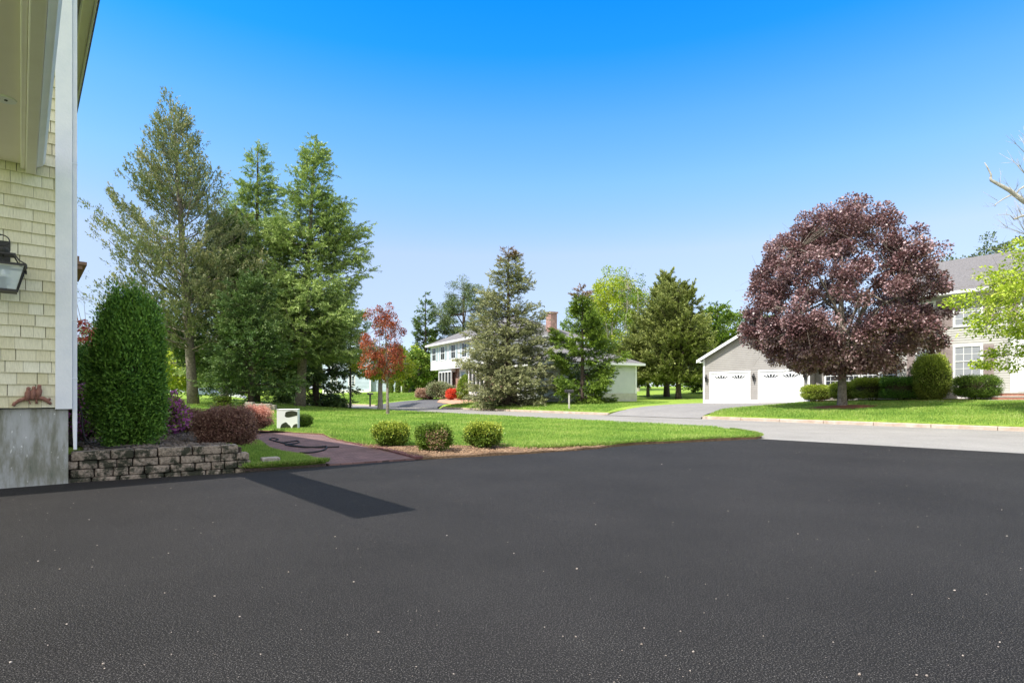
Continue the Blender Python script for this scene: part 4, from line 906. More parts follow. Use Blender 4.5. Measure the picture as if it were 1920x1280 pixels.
# lime maple at the right, trunk outside the picture
x_, y_ = at_(2035, 19.5); zt = H(x_, y_)
broadleaf('lime_maple', x_, y_, zt-.05, 6, 1.5, (4.3, 3.2, 3.4, 2.9, 2.0), 'lime green maple spreading its branches in front of the grey house door', LM['lime'], M['bark'], ncl=150, per=210, leaf=(.11,.08), trunk=.16, clr=.13, seed=91, shell=.25, flatcl=.38)
# bare dead limb reaching in from the right
q = MB(); Yd = 17
def dp(px, py, Y=Yd): return (X(px, Y), Y, CAMZ+(HOR-py)/F*Y)
dt = empty('bare_tree', (X(2080, Yd), Yd, H(X(2080, Yd), Yd)-.1), 'leafless grey tree whose bare limbs reach in at the top right corner', 'tree')
q.tube([(X(2080, Yd), Yd, H(X(2080, Yd), Yd)-.2), dp(2075, 640), dp(2060, 520), dp(2050, 440)], [.3, .24, .2, .17], 10)
q.tube([dp(2050, 440), dp(1990, 405), dp(1950, 395), dp(1920, 378), dp(1893, 357), dp(1858, 338), dp(1857, 332)], [.13,.09,.08,.065,.058,.04,.03], 8)
q.tube([dp(1858, 336), dp(1858, 327), dp(1852, 315), dp(1846, 305)], [.03,.025,.018,.012], 6)
q.tube([dp(2055, 470), dp(1975, 420), dp(1935, 402), dp(1916, 405), dp(1901, 411)], [.1,.06,.045,.035,.03], 6)
rt_ = random.Random(4)
def twigs(px, py, n, L, sp, r=.012):
    for _ in range(n):
        a = rt_.uniform(*sp); l = L*rt_.uniform(.4, 1); px1, py1 = px+cos(a)*l, py-sin(a)*l; dy = rt_.uniform(-.8, .8)
        m_ = ((px+px1)/2+rt_.uniform(-4, 4), (py+py1)/2+rt_.uniform(-4, 4))
        q.tube([dp(px, py), dp(*m_, Yd+dy/2), dp(px1, py1, Yd+dy)], [r, r*.6, r*.25], 4)
        if l > 25: 
            for _ in range(2):
                b_ = a+rt_.uniform(-.8, .8); q.tube([dp(*m_, Yd+dy/2), dp(m_[0]+cos(b_)*l*.4, m_[1]-sin(b_)*l*.4, Yd+dy)], [r*.5, r*.2], 3)
q.tube([dp(1897, 365), dp(1880, 374), dp(1867, 383), dp(1865, 388)], [.025,.018,.014,.006], 5)
q.tube([dp(1901, 411), dp(1893, 403), dp(1880, 402), dp(1866, 404)], [.014,.01,.008,.004], 5); q.tube([dp(1887, 402), dp(1888, 392)], [.006,.003], 4)
q.tube([dp(1870, 376), dp(1857, 368), dp(1842, 359)], [.008,.006,.003], 4); q.tube([dp(1905, 366), dp(1910, 356), dp(1920, 350), dp(1935, 346)], [.02,.025,.03,.04], 5)
twigs(1875, 345, 2, 30, (1.2, 2.2), .006); twigs(1900, 360, 4, 40, (1, 2.4), .008); twigs(1915, 375, 3, 40, (1, 3), .008); twigs(1925, 330, 5, 70, (1.2, 2.6), .012); twigs(1935, 400, 5, 60, (1.8, 3.6), .012); twigs(1925, 440, 9, 75, (1.6, 3.0), .010); twigs(1868, 385, 3, 35, (2.2, 3.3), .006); twigs(1925, 290, 5, 60, (1.3, 2.6), .012)
q.build('limbs', mat('silver_bark', (.30,.28,.24), (.52,.50,.46), 9, .95, .5, 30), dt, smooth=True)
# ------------------------------------------------------------------ house building kit
def wallbox(fr, a0, a1, b0, b1, c0, c1): q = MB(); q.fbox(fr, a0, a1, b0, b1, c0, c1); return q
def clap(q, fr, a0, a1, b, c0, c1, step=.12, t=.02, top=None, axis='a', sgn=-1):
    """lapped boards on the face b=const (axis a) or a=const (axis b)"""
    c = c0
    while c < c1-.01:
        d = min(c+step, c1); u0, u1 = a0, a1
        if top:
            r_ = top(c+step*.5)
            if r_ is None: break
            u0, u1 = max(a0, r_[0]), min(a1, r_[1])
            if u1-u0 < .1: break
        f_ = (lambda u, o, z: fr.P(u, b+o*sgn, z)) if axis == 'a' else (lambda u, o, z: fr.P(b+o*sgn, u, z))
        q.add([f_(u0, t, c), f_(u1, t, c), f_(u1, .003, d), f_(u0, .003, d), f_(u0, 0, c), f_(u1, 0, c)], [(0,1,2,3), (0,4,5,1), (0,3,4), (1,5,2)]); c = d
def window(par, fr, a0, a1, b, c0, c1, glass='glass', trim=.09, shut=None, muntin=(2, 2), proud=.05, shm='shutter', name='window'):
    q = MB(); F_ = lambda *k: q.fbox(fr, *k)
    F_(a0-trim, a0, b-proud, b, c0-trim, c1+trim); F_(a1, a1+trim, b-proud, b, c0-trim, c1+trim); F_(a0, a1, b-proud, b, c0-trim, c0); F_(a0, a1, b-proud, b, c1, c1+trim)
    F_(a0, a1, b-proud*.9, b-.033, (c0+c1)/2-.02, (c0+c1)/2+.02)
    for i in range(1, muntin[0]): u = a0+(a1-a0)*i/muntin[0]; F_(u-.012, u+.012, b-.042, b-.033, c0, c1)
    for i in range(1, muntin[1]*2):
        v = c0+(c1-c0)*i/(muntin[1]*2)
        if abs(v-(c0+c1)/2) > .05: F_(a0, a1, b-.040, b-.033, v-.012, v+.012)
    w_ = q.build(name, M['white'], par)
    q = MB(); q.fbox(fr, a0, a1, b-.032, b-.004, c0, c1); q.build('pane', M[glass], w_)
    if shut:
        for s0, s1 in ((a0-trim-.02-shut, a0-trim-.02), (a1+trim+.02, a1+trim+.02+shut)):
            q = MB(); q.fbox(fr, s0, s1, b-.045, b-.017, c0-.06, c1+.06)
            for i in range(int((c1-c0)/.07)): q.fbox(fr, s0+.05, s1-.05, b-.053, b-.045, c0+.02+i*.07, c0+.055+i*.07)
            q.build('shutter', M[shm], par)
    return w_
def wedge(q, fr, pts, b0, b1):
    """prism of a polygon in the a-c plane, extruded along b"""
    n_ = len(pts); q.add([fr.P(a, b0, c) for a, c in pts]+[fr.P(a, b1, c) for a, c in pts], [tuple(range(n_))[::-1], tuple(range(n_, 2*n_))]+[(i, (i+1) % n_, n_+(i+1) % n_, n_+i) for i in range(n_)])
def wedgeb(q, fr, pts, a0, a1):
    n_ = len(pts); q.add([fr.P(a0, b, c) for b, c in pts]+[fr.P(a1, b, c) for b, c in pts], [tuple(range(n_)), tuple(range(n_, 2*n_))[::-1]]+[(i, n_+i, n_+(i+1) % n_, (i+1) % n_) for i in range(n_)])
# ------------------------------------------------------------------ grey house with garage
g = Fr(G0, UF, UB, .52)
gh = empty('grey_house', g.P(8, 3, 0), 'grey clapboard house with two white garage doors and white front door behind the purple maple', 'house')
q = MB()
q.fbox(g, 0, 7.1, .02, 8, -.1, 3.1); wedge(q, g, [(0,3.1),(7.1,3.1),(3.55,4.88)], .02, 8)
q.fbox(g, 7.1, 11.7, .8, 8, -.1, 3.0); q.fbox(g, 11.7, 24, .02, 8.4, .4, 5.85); wedgeb(q, g, [(.02,5.85),(8.4,5.85),(4.2,8.1)], 11.7, 24)
q.build('wall', M['grey_siding'], gh)
q = MB()
gt = lambda c: (0, 7.1) if c < 3.1 else ((c-3.1)/.5014, 7.1-(c-3.1)/.5014)
clap(q, g, .0, .58, .02, .3, 2.2); clap(q, g, 3.34, 4.02, .02, .3, 2.2); clap(q, g, 6.72, 7.1, .02, .3, 2.2); clap(q, g, 0, 7.1, .02, 2.25, 4.8, top=gt)
clap(q, g, 7.1, 11.7, .8, .0, 2.9)
q.build('siding', M['grey_siding'], gh)
q = MB(); clap(q, g, 11.75, 24, .02, .70, 5.7); q.build('siding', M['pale_siding'], gh)
q = MB()
for bb in ((-.02, .11, -.03, .02, 0, 3.1), (7.02, 7.14, -.03, .02, 0, 3.1), (11.66, 11.82, -.03, .02, .3, 5.8)):
    q = MB(); q.fbox(g, *bb); q.build('corner_board', M['white'], gh)
q = MB()
for a0, a1 in ((.11,.5),(3.42,3.94),(6.80,7.02)):
    q = MB(); q.fbox(g, a0, a1, -.025, .02, 0, .28); q.build('base_board', M['white'], gh)
q = MB(); q.fbox(g, 11.82, 15.9, -.03, .02, .42, .70); q.build('water_table', M['white'], gh)
for a0, a1 in ((.61, 3.31), (4.05, 6.69)):
    q = MB(); q.fbox(g, a0-.12, a0, -.04, .02, 0, 2.2); q.fbox(g, a1, a1+.12, -.04, .02, 0, 2.2); q.fbox(g, a0, a1, -.04, .02, 2.08, 2.2); q.build('door_casing', M['white'], gh)
for a0, a1 in ((.61, 3.31), (4.05, 6.69)):
    q = MB()
    for k in range(4): q.fbox(g, a0+.01, a1-.01, -.005+0*k, .015, .02+k*.515, .02+k*.515+.505)
    for k in range(4):
        for j in range(4):
            s_ = (a1-a0-.1)/4; q.fbox(g, a0+.12+j*s_, a0+j*s_+s_-.02, -.014, -.005, .10+k*.515, .10+k*.515+.34) if k < 3 else None
    d_ = q.build('garage_door', M['white'], gh)
    for j in range(2):
        q = MB(); c_ = a0+(a1-a0)*(.27+.46*j); pp = []
        for i in range(5):
            s = (i-2)*.22; 
            q.add([g.P(c_+s*.5-.05, -.008, 1.70), g.P(c_+s*.5+.05, -.008, 1.70), g.P(c_+s*1.05+.07, -.008, 1.92-abs(s)*.16), g.P(c_+s*1.05-.07, -.008, 1.92-abs(s)*.16)], [(0,1,2,3)])
        q.build('fan_light', M['glass'], d_)
    q = MB(); q.fbox(g, (a0+a1)/2-.1, (a0+a1)/2+.1, -.03, -.014, .52, .545); q.build('door_handle', M['concrete'], d_)
# garage roof, rakes
q = MB(); roofpane(q, g, -.35, 2.93, 3.55, 4.885, -.28, 8.3, .12); roofpane(q, g, 7.45, 2.93, 3.55, 4.885, -.28, 8.3, .12)
sl2 = lambda b: 5.72+(b+.4)*.536
P = g.P
q.add([P(11.3,-.4,5.78),P(24.3,-.4,5.78),P(24.3,4.2,8.22),P(11.3,4.2,8.22),P(11.3,-.4,5.68),P(24.3,-.4,5.68),P(24.3,4.2,8.12),P(11.3,4.2,8.12)],[(0,1,2,3),(7,6,5,4),(0,4,5,1),(1,5,6,2),(3,2,6,7),(0,3,7,4)])
q.add([P(11.3,8.8,5.78),P(24.3,8.8,5.78),P(24.3,4.2,8.215),P(11.3,4.2,8.215)],[(3,2,1,0)])
q.add([P(7.2,.5,2.92),P(11.64,.5,2.92),P(11.64,4.5,5.0),P(7.2,4.5,5.0),P(7.2,.5,2.82),P(11.64,.5,2.82),P(11.64,4.5,4.9),P(7.2,4.5,4.9)],[(0,1,2,3),(7,6,5,4),(0,4,5,1),(1,5,6,2),(3,2,6,7),(0,3,7,4)])
q.add([P(7.2,8.2,2.9),P(11.64,8.2,2.9),P(11.64,4.5,5.0),P(7.2,4.5,5.0)],[(3,2,1,0)])
q.build('roof', M['roof'], gh)
q = MB(); roofpane(q, g, -.37, 2.82, 3.55, 4.79, -.31, -.285, .2); roofpane(q, g, 7.47, 2.82, 3.55, 4.79, -.31, -.285, .2); q.fbox(g, -.4, -.02, -.27, .15, 2.84, 2.92)
q.fbox(g, 11.3, 24.3, -.52, -.41, 5.64, 5.78); q.fbox(g, 11.4, 24.2, -.4, .0, 5.62, 5.64); q.fbox(g, 7.2, 11.6, .42, .5, 2.78, 2.92)
q.build('fascia', M['white'], gh)
# connector windows
for i in range(4): window(gh, g, 7.75+i*1.0, 8.5+i*1.0, .8, 1.15, 2.3, muntin=(3, 2), trim=.1)
q = MB(); q.fbox(g, 11.85, 24, .03, .2, -.3, .42); q.build('foundation', M['concrete'], gh)
for a0 in (14.22, 19.5):
    window(gh, g, a0, a0+1.0, .02, 1.55, 3.0, 'glassl', shut=.40, muntin=(3, 2), trim=.1, proud=.06)
window(gh, g, 12.6, 13.3, .02, 1.55, 3.0, 'glassl', shut=.36, muntin=(3, 2), trim=.1, proud=.06)
for a0 in (14.22, 16.75, 19.5): window(gh, g, a0, a0+1.0, .02, 4.1, 5.35, 'glassl', shut=.40, muntin=(3, 2), trim=.1, proud=.06)
window(gh, g, 12.5, 13.3, .02, 4.1, 5.35, 'glass', shut=.36, muntin=(3, 2), trim=.1, proud=.06)
q = MB(); q.fbox(g, 16.35, 16.6, -.06, .02, .72, 3.3); q.fbox(g, 17.9, 18.15, -.06, .02, .72, 3.3); q.fbox(g, 16.25, 18.25, -.1, .02, 3.3, 3.6); q.build('door_surround', M['white'], gh)
q = MB(); q.fbox(g, 16.62, 17.88, -.02, .02, .75, 3.28)
for c0, c1 in ((.95,1.6),(1.8,3.0)):
    for a0 in (16.8, 17.35): q.fbox(g, a0, a0+.4, -.035, -.02, c0, c1)
d_ = q.build('front_door', M['white'], gh); q = MB(); q.lathe(g.P(17.75, -.06, 1.7), [(.03,0),(.035,.03),(.02,.06)], 8); q.build('door_knob', M['black'], d_)
q = MB(); 
stp = [(.55, .72), (.36, .55), (.18, .37), (.0, .19)]
st_b = MB(); st_c = MB()
for i in range(4):
    zt_ = .72-i*.17; st_b.fbox(g, 16.0-.12*i, 19, -.02-.9-.30*i if i else -.92, -.02 if i == 0 else -.92-.30*(i-1), -.15, zt_-.045); st_c.fbox(g, 15.97-.12*i, 19.03, (-.95-.30*i), (-.02 if i == 0 else -.95-.30*(i-1)), zt_-.045, zt_)
sp_ = st_b.build('front_steps', M['bstep'], gh); st_c.build('step_tread', M['concrete'], sp_)
for a in (.27, 3.68, 6.9):
    q = MB(); c = g.P(a, -.14, 1.5); q.lathe((c[0], c[1], c[2]), [(.03,0),(.05,.05),(.10,.3),(.12,.32),(.04,.42),(.015,.5)], 8); q.tube([g.P(a, -.14, 1.98), g.P(a, -.06, 2.02), g.P(a, -.03, 1.85)], .012, 5); q.build('wall_lamp', M['black'], gh)
# beds, hedges in front of the grey house
def gp(a, b): p_ = g.P(a, b, 0); return p_[0], p_[1]
tag(drape('mulch_bed', poly_dense([gp(7.3,.78),gp(7.0,-.9),gp(9,-1.5),gp(11.5,-1.6),gp(13.5,-2.2),gp(15.2,-1.8),gp(15.8,-.9),gp(15.9,.1),gp(11.9,.1)], .05, .5), lambda x, y: H(x, y)+.05, M['redmulch'], .5, skirt=.06), kind='structure')
tag(drape('front_walk', poly_dense([gp(16,-1.95),gp(19.2,-1.95),gp(19.2,-3.0),gp(13.8,-3.3),gp(13.6,-2.7)], .02, .5), lambda x, y: H(x, y)+.035, M['concrete'], .6, skirt=.05), kind='structure')
def gs(a, b, rx, hz, label, seed, mt='yew', **kw):
    x_, y_ = gp(a, b); return shrub(kw.pop('name', 'clipped_shrub'), x_, y_, H(x_, y_), rx, rx*.9, hz, label, LM[mt], seed=seed, leaf=(.055,.035), **kw)
topy = lambda az, hh, r: hh+r*.2 > .84  # lit top over the shaded front, put into leaf colour
topl = lambda az, hh, r: (hh*.7+np.cos(az-3.5)*.25+r*.2) > .62  # leaves painted brighter on the top and the sun side
gs(7.45, -.5, .72, .98, 'round yellow green clipped shrub at the corner of the right garage door', 101, N=9000, mt2=None) if False else None
x_, y_ = gp(7.75, -.6); shrub('clipped_shrub', x_, y_, H(x_, y_), .78, .7, .98, 'round yellow green clipped shrub beside the right garage door', LM['yew'], N=12000, leaf=(.055,.035), seed=101, power=3, k=.03, mat2=LM['yewlit'], sel2=topl)
x_, y_ = gp(9.3, -.6); shrub('clipped_shrub', x_, y_, H(x_, y_), .8, .7, 1.05, 'yellow green clipped shrub directly behind the purple maple trunk', LM['yew'], N=12000, leaf=(.055,.035), seed=102, power=3, k=.03, mat2=LM['yewlit'], sel2=topl)
x_, y_ = gp(10.75, -.75); shrub('clipped_hedge', x_, y_, H(x_, y_), 1.0, .7, 1.25, 'dark boxy hedge with a yellow green top right of the maple trunk', LM['yew'], N=16000, leaf=(.055,.035), seed=103, power=5, k=.03, mat2=LM['yewlit'], sel2=topy)
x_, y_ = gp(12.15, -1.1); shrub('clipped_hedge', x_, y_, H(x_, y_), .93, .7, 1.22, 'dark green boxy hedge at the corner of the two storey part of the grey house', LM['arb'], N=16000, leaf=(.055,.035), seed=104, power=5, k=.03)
x_, y_ = gp(13.45, -.95); shrub('oval_shrub', x_, y_, H(x_, y_), .78, .75, 2.3, 'tall egg shaped shrub half dark half yellow green against the grey house', LM['yew'], N=26000, leaf=(.06,.04), seed=105, power=2.4, k=.05, bottom=.03, mat2=LM['yewlit'], sel2=lambda az, hh, r: (hh*.5+r*.35) > .62)
x_, y_ = gp(15.3, -1.1); shrub('clipped_shrub', x_, y_, H(x_, y_), .92, .8, 1.2, 'large rounded clipped shrub under the window left of the brick steps', LM['box'], N=18000, leaf=(.05,.032), seed=106, power=3.2, k=.03)
# ------------------------------------------------------------------ white house
wz = .95
e1 = (.5, -.866); e2 = (.866, .5)
wf = Fr((-8.9, 63.2), e1, e2, wz)
wh = empty('white_house', wf.P(9, 4, 0), 'white two storey house with brick ground floor, hipped grey roof and a garage wing', 'house')
q = MB(); q.fbox(wf, .6, 15, .62, 8.5, -.6, 3.0); q.build('brick_wall', M['brick'], wh)
q = MB(); q.fbox(wf, 0, 15.2, .02, 9, 3.0, 5.5); q.fbox(wf, 15.2, 22.2, 2.0, 9.6, -.1, 2.75); q.build('wall', M['white_siding'], wh)
q = MB(); clap(q, wf, 0, 15.2, .02, 3.0, 5.4); clap(q, wf, 15.2, 22.2, 2.0, .35, 2.7); q.build('siding', M['white_siding'], wh)
q = MB(); clap(q, wf, 2.0, 9.6, 22.2, .35, 2.7, axis='b', sgn=1, step=.15, t=.03); q.build('siding', M['shaded_siding'], wh)
q = MB(); q.fbox(wf, 15.3, 22.17, 2.03, 9.57, -.9, .34); q.fbox(wf, 22.18, 22.24, 2.0, 9.65, -.9, .32); q.build('foundation', M['concrete'], wh)
q = MB(); P = wf.P
def hip(q, a0, a1, b0, b1, c, slope, th=.16):
    w2 = (b1-b0)/2; r_ = w2*slope
    top = [P(a0+w2, b0+w2, c+r_+th), P(a1-w2, b0+w2, c+r_+th)] if a1-a0 > b1-b0 else [P((a0+a1)/2, b0+(a1-a0)/2, c+(a1-a0)/2*slope+th), P((a0+a1)/2, b1-(a1-a0)/2, c+(a1-a0)/2*slope+th)]
    v = [P(a0,b0,c),P(a1,b0,c),P(a1,b1,c),P(a0,b1,c),P(a0,b0,c+.02),P(a1,b0,c+.02),P(a1,b1,c+.02),P(a0,b1,c+.02)]+top
    if a1-a0 > b1-b0: fs = [(4,5,9,8),(5,6,9),(6,7,8,9),(7,4,8)]
    else: fs = [(4,5,8),(5,6,9,8),(6,7,9),(7,4,8,9)]
    q.add(v, [(0,3,2,1),(0,1,5,4),(1,2,6,5),(2,3,7,6),(3,0,4,7)]+fs)
hip(q, -.45, 15.6, -.45, 9.4, 5.6, .44); hip(q, 14.8, 22.7, 1.5, 10.1, 2.82, .42)
rf = q.build('roof', M['roof'], wh)
q = MB(); q.fbox(wf, 14.4, 15.2, 5.6, 6.3, 5.6, 7.7); q.fbox(wf, 14.32, 15.28, 5.52, 6.38, 7.7, 7.84); q.build('chimney', M['brick'], rf)
q = MB()
for a0, a1, b0, b1, c in ((-.5, 15.65, -.5, 9.45, 5.42), (14.75, 22.75, 1.45, 10.15, 2.64)):
    q.fbox(wf, a0, a1, b0, b0+.05, c, c+.19); q.fbox(wf, a0, a0+.05, b0+.05, b1, c, c+.19); q.fbox(wf, a1-.05, a1, b0+.05, b1, c, c+.19); q.fbox(wf, a0+.05, a1-.05, b0+.05, b1, c, c+.02)
q.fbox(wf, 0, .15, -.02, .02, 3.0, 5.4); q.fbox(wf, 22.1, 22.26, 1.96, 2.0, .3, 2.7); q.fbox(wf, 22.2, 22.26, 9.45, 9.62, .3, 2.7)
q.fbox(wf, 0, 15.2, -.03, .6, 2.86, 3.0)
q.build('white_trim', M['white'], wh)
for a in (.95, 3.3, 6.0, 8.6, 11.4): window(wh, wf, a-.48, a+.48, .02, 3.9, 5.22, 'glass', shut=.42, shm='shutterb', muntin=(2, 1))
for a in (2.1, 9.4):
    bw = MB(); bw.fbox(wf, a-.15, a+3.15, .10, .6, .1, .5); bw.fbox(wf, a-.15, a+3.15, .10, .6, 2.55, 2.84)
    for k in range(5): bw.fbox(wf, a-.15+k*.8, a-.05+k*.8, .08, .2, .5, 2.55)
    w_ = bw.build('bay_window', M['white'], wh); bw = MB(); bw.fbox(wf, a-.05, a+3.05, .22, .26, .5, 2.55); bw.build('pane', M['glass'], w_)
q = MB(); q.fbox(wf, 6.3, 6.6, .55, .62, 0, 2.5); q.fbox(wf, 7.7, 8.0, .55, .62, 0, 2.5); q.fbox(wf, 6.3, 8.0, .5, .62, 2.5, 2.8); q.build('door_surround', M['white'], wh)
q = MB(); q.fbox(wf, 6.6, 7.7, .58, .62, 0, 2.5); d_ = q.build('front_door', mat('blue_door', (.45,.55,.62)), wh); q = MB(); q.fbox(wf, 6.85, 7.45, .56, .58, .7, 2.2); q.build('pane', M['glass'], d_)
q = MB(); q.fbox(wf, 5.9, 8.4, -.4, .6, -.3, -.02); q.fbox(wf, 5.7, 8.6, -.8, -.4, -.45, -.14); q.build('brick_steps', M['bstep'], wh)
def wp(a, b): p_ = wf.P(a, b, 0); return p_[0], p_[1]
tag(drape('brick_walk', poly_dense([wp(4.5,-.8),wp(14.5,.5),wp(14.5,-3.6),wp(9,-3.0)], .03, .6), lambda x, y: H(x, y)+.05, M['terracotta_path'], .6, skirt=.06), kind='structure')
def ws(px, Y, rx, hz, name, label, mt, seed, **kw):
    x_, y_ = at_(px, Y); return shrub(name, x_, y_, H(x_, y_), rx, rx, hz, label, LM[mt], seed=seed, leaf=kw.pop('leaf', (.11,.07)), N=kw.pop('N', 5000), **kw)
ws(822, 59, 1.15, 1.75, 'rhododendron', 'rounded shrub with pale blossom left of the brick steps of the white house', 'rhodo', 111, k=.1)
ws(796, 60, .9, 1.1, 'low_shrub', 'low pinkish shrub at the left corner of the white house', 'pinkish', 112, k=.1)
ws(806, 59.2, .35, .8, 'small_shrub', 'small red brown shrub between the pinkish and the pale blossomed shrub', 'barb', 116, k=.1, N=1800)
ws(849, 56.5, .62, 1.05, 'azalea', 'scarlet flowering azalea by the front steps of the white house', 'scarlet', 113, k=.08)
ws(842, 58, .6, 1.4, 'small_shrub', 'pale leaved shrub behind the scarlet azalea', 'rhodo', 117, k=.1, N=2500)
ws(875, 56, 1.08, 2.35, 'cone_shrub', 'bright green cone shaped evergreen in front of the white house', 'fir', 114, cone=.45, power=2.3, bottom=0, N=9000)
for i, px in enumerate((733, 746, 760)):
    ws(px, 78, .42, 1.9, 'small_arborvitae', ['pointed small arborvitae, leftmost of the row before the blue house', 'pointed small arborvitae in the middle of the row before the blue house', 'pointed small arborvitae at the right end of the row before the blue house'][i], 'mid', 118+i, cone=.6, bottom=0, group='small arborvitae in front of the blue house', N=2500)
# ------------------------------------------------------------------ blue house
bf = Fr((X(640, 86), 86), (.985, -.17), (.17, .985), 1.65)
bh = empty('blue_house', bf.P(5, 4, 0), 'pale blue clapboard house partly hidden behind the spruces and the young red tree', 'house')
q = MB(); q.fbox(bf, -3, 4.6, .02, 9, -.4, 5.6); wedge(q, bf, [(-3,5.6),(4.6,5.6),(.8,8.2)], .02, 9); q.fbox(bf, 4.6, 9.2, .6, 8, -.4, 2.9); q.build('wall', M['blue_siding'], bh)
q = MB(); clap(q, bf, -3, 4.6, .02, .1, 8.0, step=.2, t=.04, top=lambda c: (-3, 4.6) if c < 5.6 else (-3+(c-5.6)/.684, 4.6-(c-5.6)/.684)); clap(q, bf, 4.6, 9.2, .6, .1, 2.85, step=.2, t=.04); q.build('siding', M['blue_siding'], bh)
q = MB(); roofpane(q, bf, -3.5, 5.25, .8, 8.25, -.4, 9.2, .15); roofpane(q, bf, 5.1, 5.25, .8, 8.25, -.4, 9.2, .15)
P = bf.P; q.add([P(4.62,.2,2.85),P(9.6,.2,2.85),P(9.6,4.2,4.6),P(4.62,4.2,4.6),P(9.6,8.2,2.85),P(4.62,8.2,2.85)],[(0,1,2,3),(3,2,4,5)]); q.build('roof', M['roof'], bh)
for nm_, *bb in (('corner_board', 4.45, 4.68, -.04, .02, 0, 5.6), ('corner_board', 9.05, 9.25, .54, .6, 0, 2.9), ('fascia', 4.7, 9.6, .1, .2, 2.72, 2.9), ('water_table', -3, 4.4, -.05, .02, -.3, .3)):
    q = MB(); q.fbox(bf, *bb); q.build(nm_, M['white'], bh)
for a, c in ((1.2, 3.4), (-1.6, 3.4), (1.2, .9), (-1.6, .9)): window(bh, bf, a, a+.9, .02, c, c+1.4, 'glass')
# ------------------------------------------------------------------ far left lawn things
def car(px, Y, z, ang, label, pm):
    x_, y_ = at_(px, Y); o = empty('parked_car', (x_, y_, z), label, 'car'); ca, sa = cos(ang), sin(ang)
    f_ = Fr((x_-ca*2.2, y_-sa*2.2), (ca, sa), (-sa, ca), z)
    prof = [(0,.35),(0,.75),(.25,.92),(.75,.98),(1.35,1.42),(2.7,1.46),(3.35,1.0),(4.25,.86),(4.42,.6),(4.42,.32),(3.95,.30),(3.85,.55),(3.6,.66),(3.35,.55),(3.25,.28),(1.15,.28),(1.05,.55),(.8,.66),(.55,.55),(.45,.3)]
    q = MB(); wedge(q, f_, prof, 0, 1.75); b_ = q.build('body', pm, o)
    q = MB()
    for b in (-.006, 1.75): q.fbox(f_, 1.35, 1.95, b, b+.006, 1.02, 1.36); q.fbox(f_, 2.03, 2.65, b, b+.006, 1.02, 1.36)
    q.build('window', M['glass'], b_)
    for a in (.8, 3.6):
        for b in (.1, 1.65):
            q = MB(); q.tube([f_.P(a, b-.1, .31), f_.P(a, b+.1, .31)], .31, 16); wv = q.build('wheel', M['rubber'], o)
            q = MB(); s = -1 if b < 1 else 1; q.tube([f_.P(a, b+s*.1, .31), f_.P(a, b+s*.112, .31)], .19, 12); q.build('rim', M['concrete'], wv)
    return o
x_, y_ = at_(430, 92)
car(427, 88, H(X(427,88), 88), .1, 'white car parked far away, seen low between the cedar trunks', M['car'])
car(384, 90, H(X(384,90), 90), .1, 'pale blue car parked far away just right of the thick pale cedar trunk', mat('pale_blue_paint', (.45,.55,.75), None, 1, .3, spec=.6))
x_, y_ = at_(418, 33); shrub('round_shrub', x_, y_, H(x_, y_), .42, .4, .62, 'squat brown green shrub on the lawn under the middle cedar', LM['yew'], N=4000, leaf=(.06,.04), seed=131, power=4)
q = MB(); 
for k, (px, w_) in enumerate(((466, .45), (492, .85), (507, .5))):
    x_, y_ = at_(px, 32+k*.2); f2 = Fr((x_-w_/2, y_), (1, .06), (-.06, 1), H(x_, y_)); q.fbox(f2, 0, w_-.02, 0, .4, -.1, .42-.06*k)
tag(q.build('stone_planter', M['stone'], bevel=.03), 'low grey stone edging under the spruces behind the pink barberry', 'stone edging')
# ------------------------------------------------------------------ grass blades
def grass(name, regions, zf, N, y0, y1, power, hgt, label, seed, wid=.006):
    rg = np.random.default_rng(seed); X_, Y_ = [], []
    xs_ = [p[0] for pl_ in regions for p in pl_]; a, b = min(xs_), max(xs_); tot = 0; out = []
    P_ = [np.array(pl_) for pl_ in regions]
    while tot < N:
        n = N*3; u = rg.random(n); yy = (y0**(1-power)+u*(y1**(1-power)-y0**(1-power)))**(1/(1-power)); xx = a+(b-a)*rg.random(n)
        ins = np.zeros(n, bool)
        for pl_ in P_:
            c = np.zeros(n, bool); j = len(pl_)-1
            for i in range(len(pl_)):
                xi, yi = pl_[i]; xj, yj = pl_[j]
                with np.errstate(divide='ignore', invalid='ignore'): c ^= ((yi > yy) != (yj > yy)) & (xx < (xj-xi)*(yy-yi)/(yj-yi+1e-12)+xi)
                j = i
            ins |= c
        k = ins & (np.abs(xx) < yy*.95+1); out.append(np.stack([xx[k], yy[k]], 1)); tot += k.sum()
    p = np.concatenate(out)[:N]; n = len(p)
    z = np.array([zf(*q_) for q_ in p]); pos = np.stack([p[:,0], p[:,1], z-.006], 1)
    d = rg.normal(0, .35, (n, 3)); d[:,2] = 1; nr = rg.normal(0, 1, (n, 3)); nr[:,2] = 0
    patch = .5+.28*np.sin(p[:,0]*1.3+p[:,1]*.7+1)*np.sin(p[:,1]*.9-p[:,0]*.4)+.2*np.sin(p[:,0]*3.1)*np.sin(p[:,1]*2.7)
    sc = np.maximum(1, p[:,1]/13)
    L = hgt*rg.uniform(.6, 1.3, n)*(.8+.4*patch)*sc**.3; W = wid*rg.uniform(.7, 1.3, n)*sc
    tint = .55*patch+rg.normal(.12, .17, n)
    return tag(leafmesh(name, pos, d, nr, L, W, tint, M['blade']), label, 'grass', kind='stuff')
grass('grass', [LAWN], LAWNZ, 300000, 10.8, 45, 2.2, .06, 'short bright green grass of the lawn beyond the driveway', 1, .009)
grass('grass', [STRIP], STRIPZ, 60000, 8, 13.2, 1.5, .075, 'shaded green grass between the stone wall and the brick path', 2, .007)
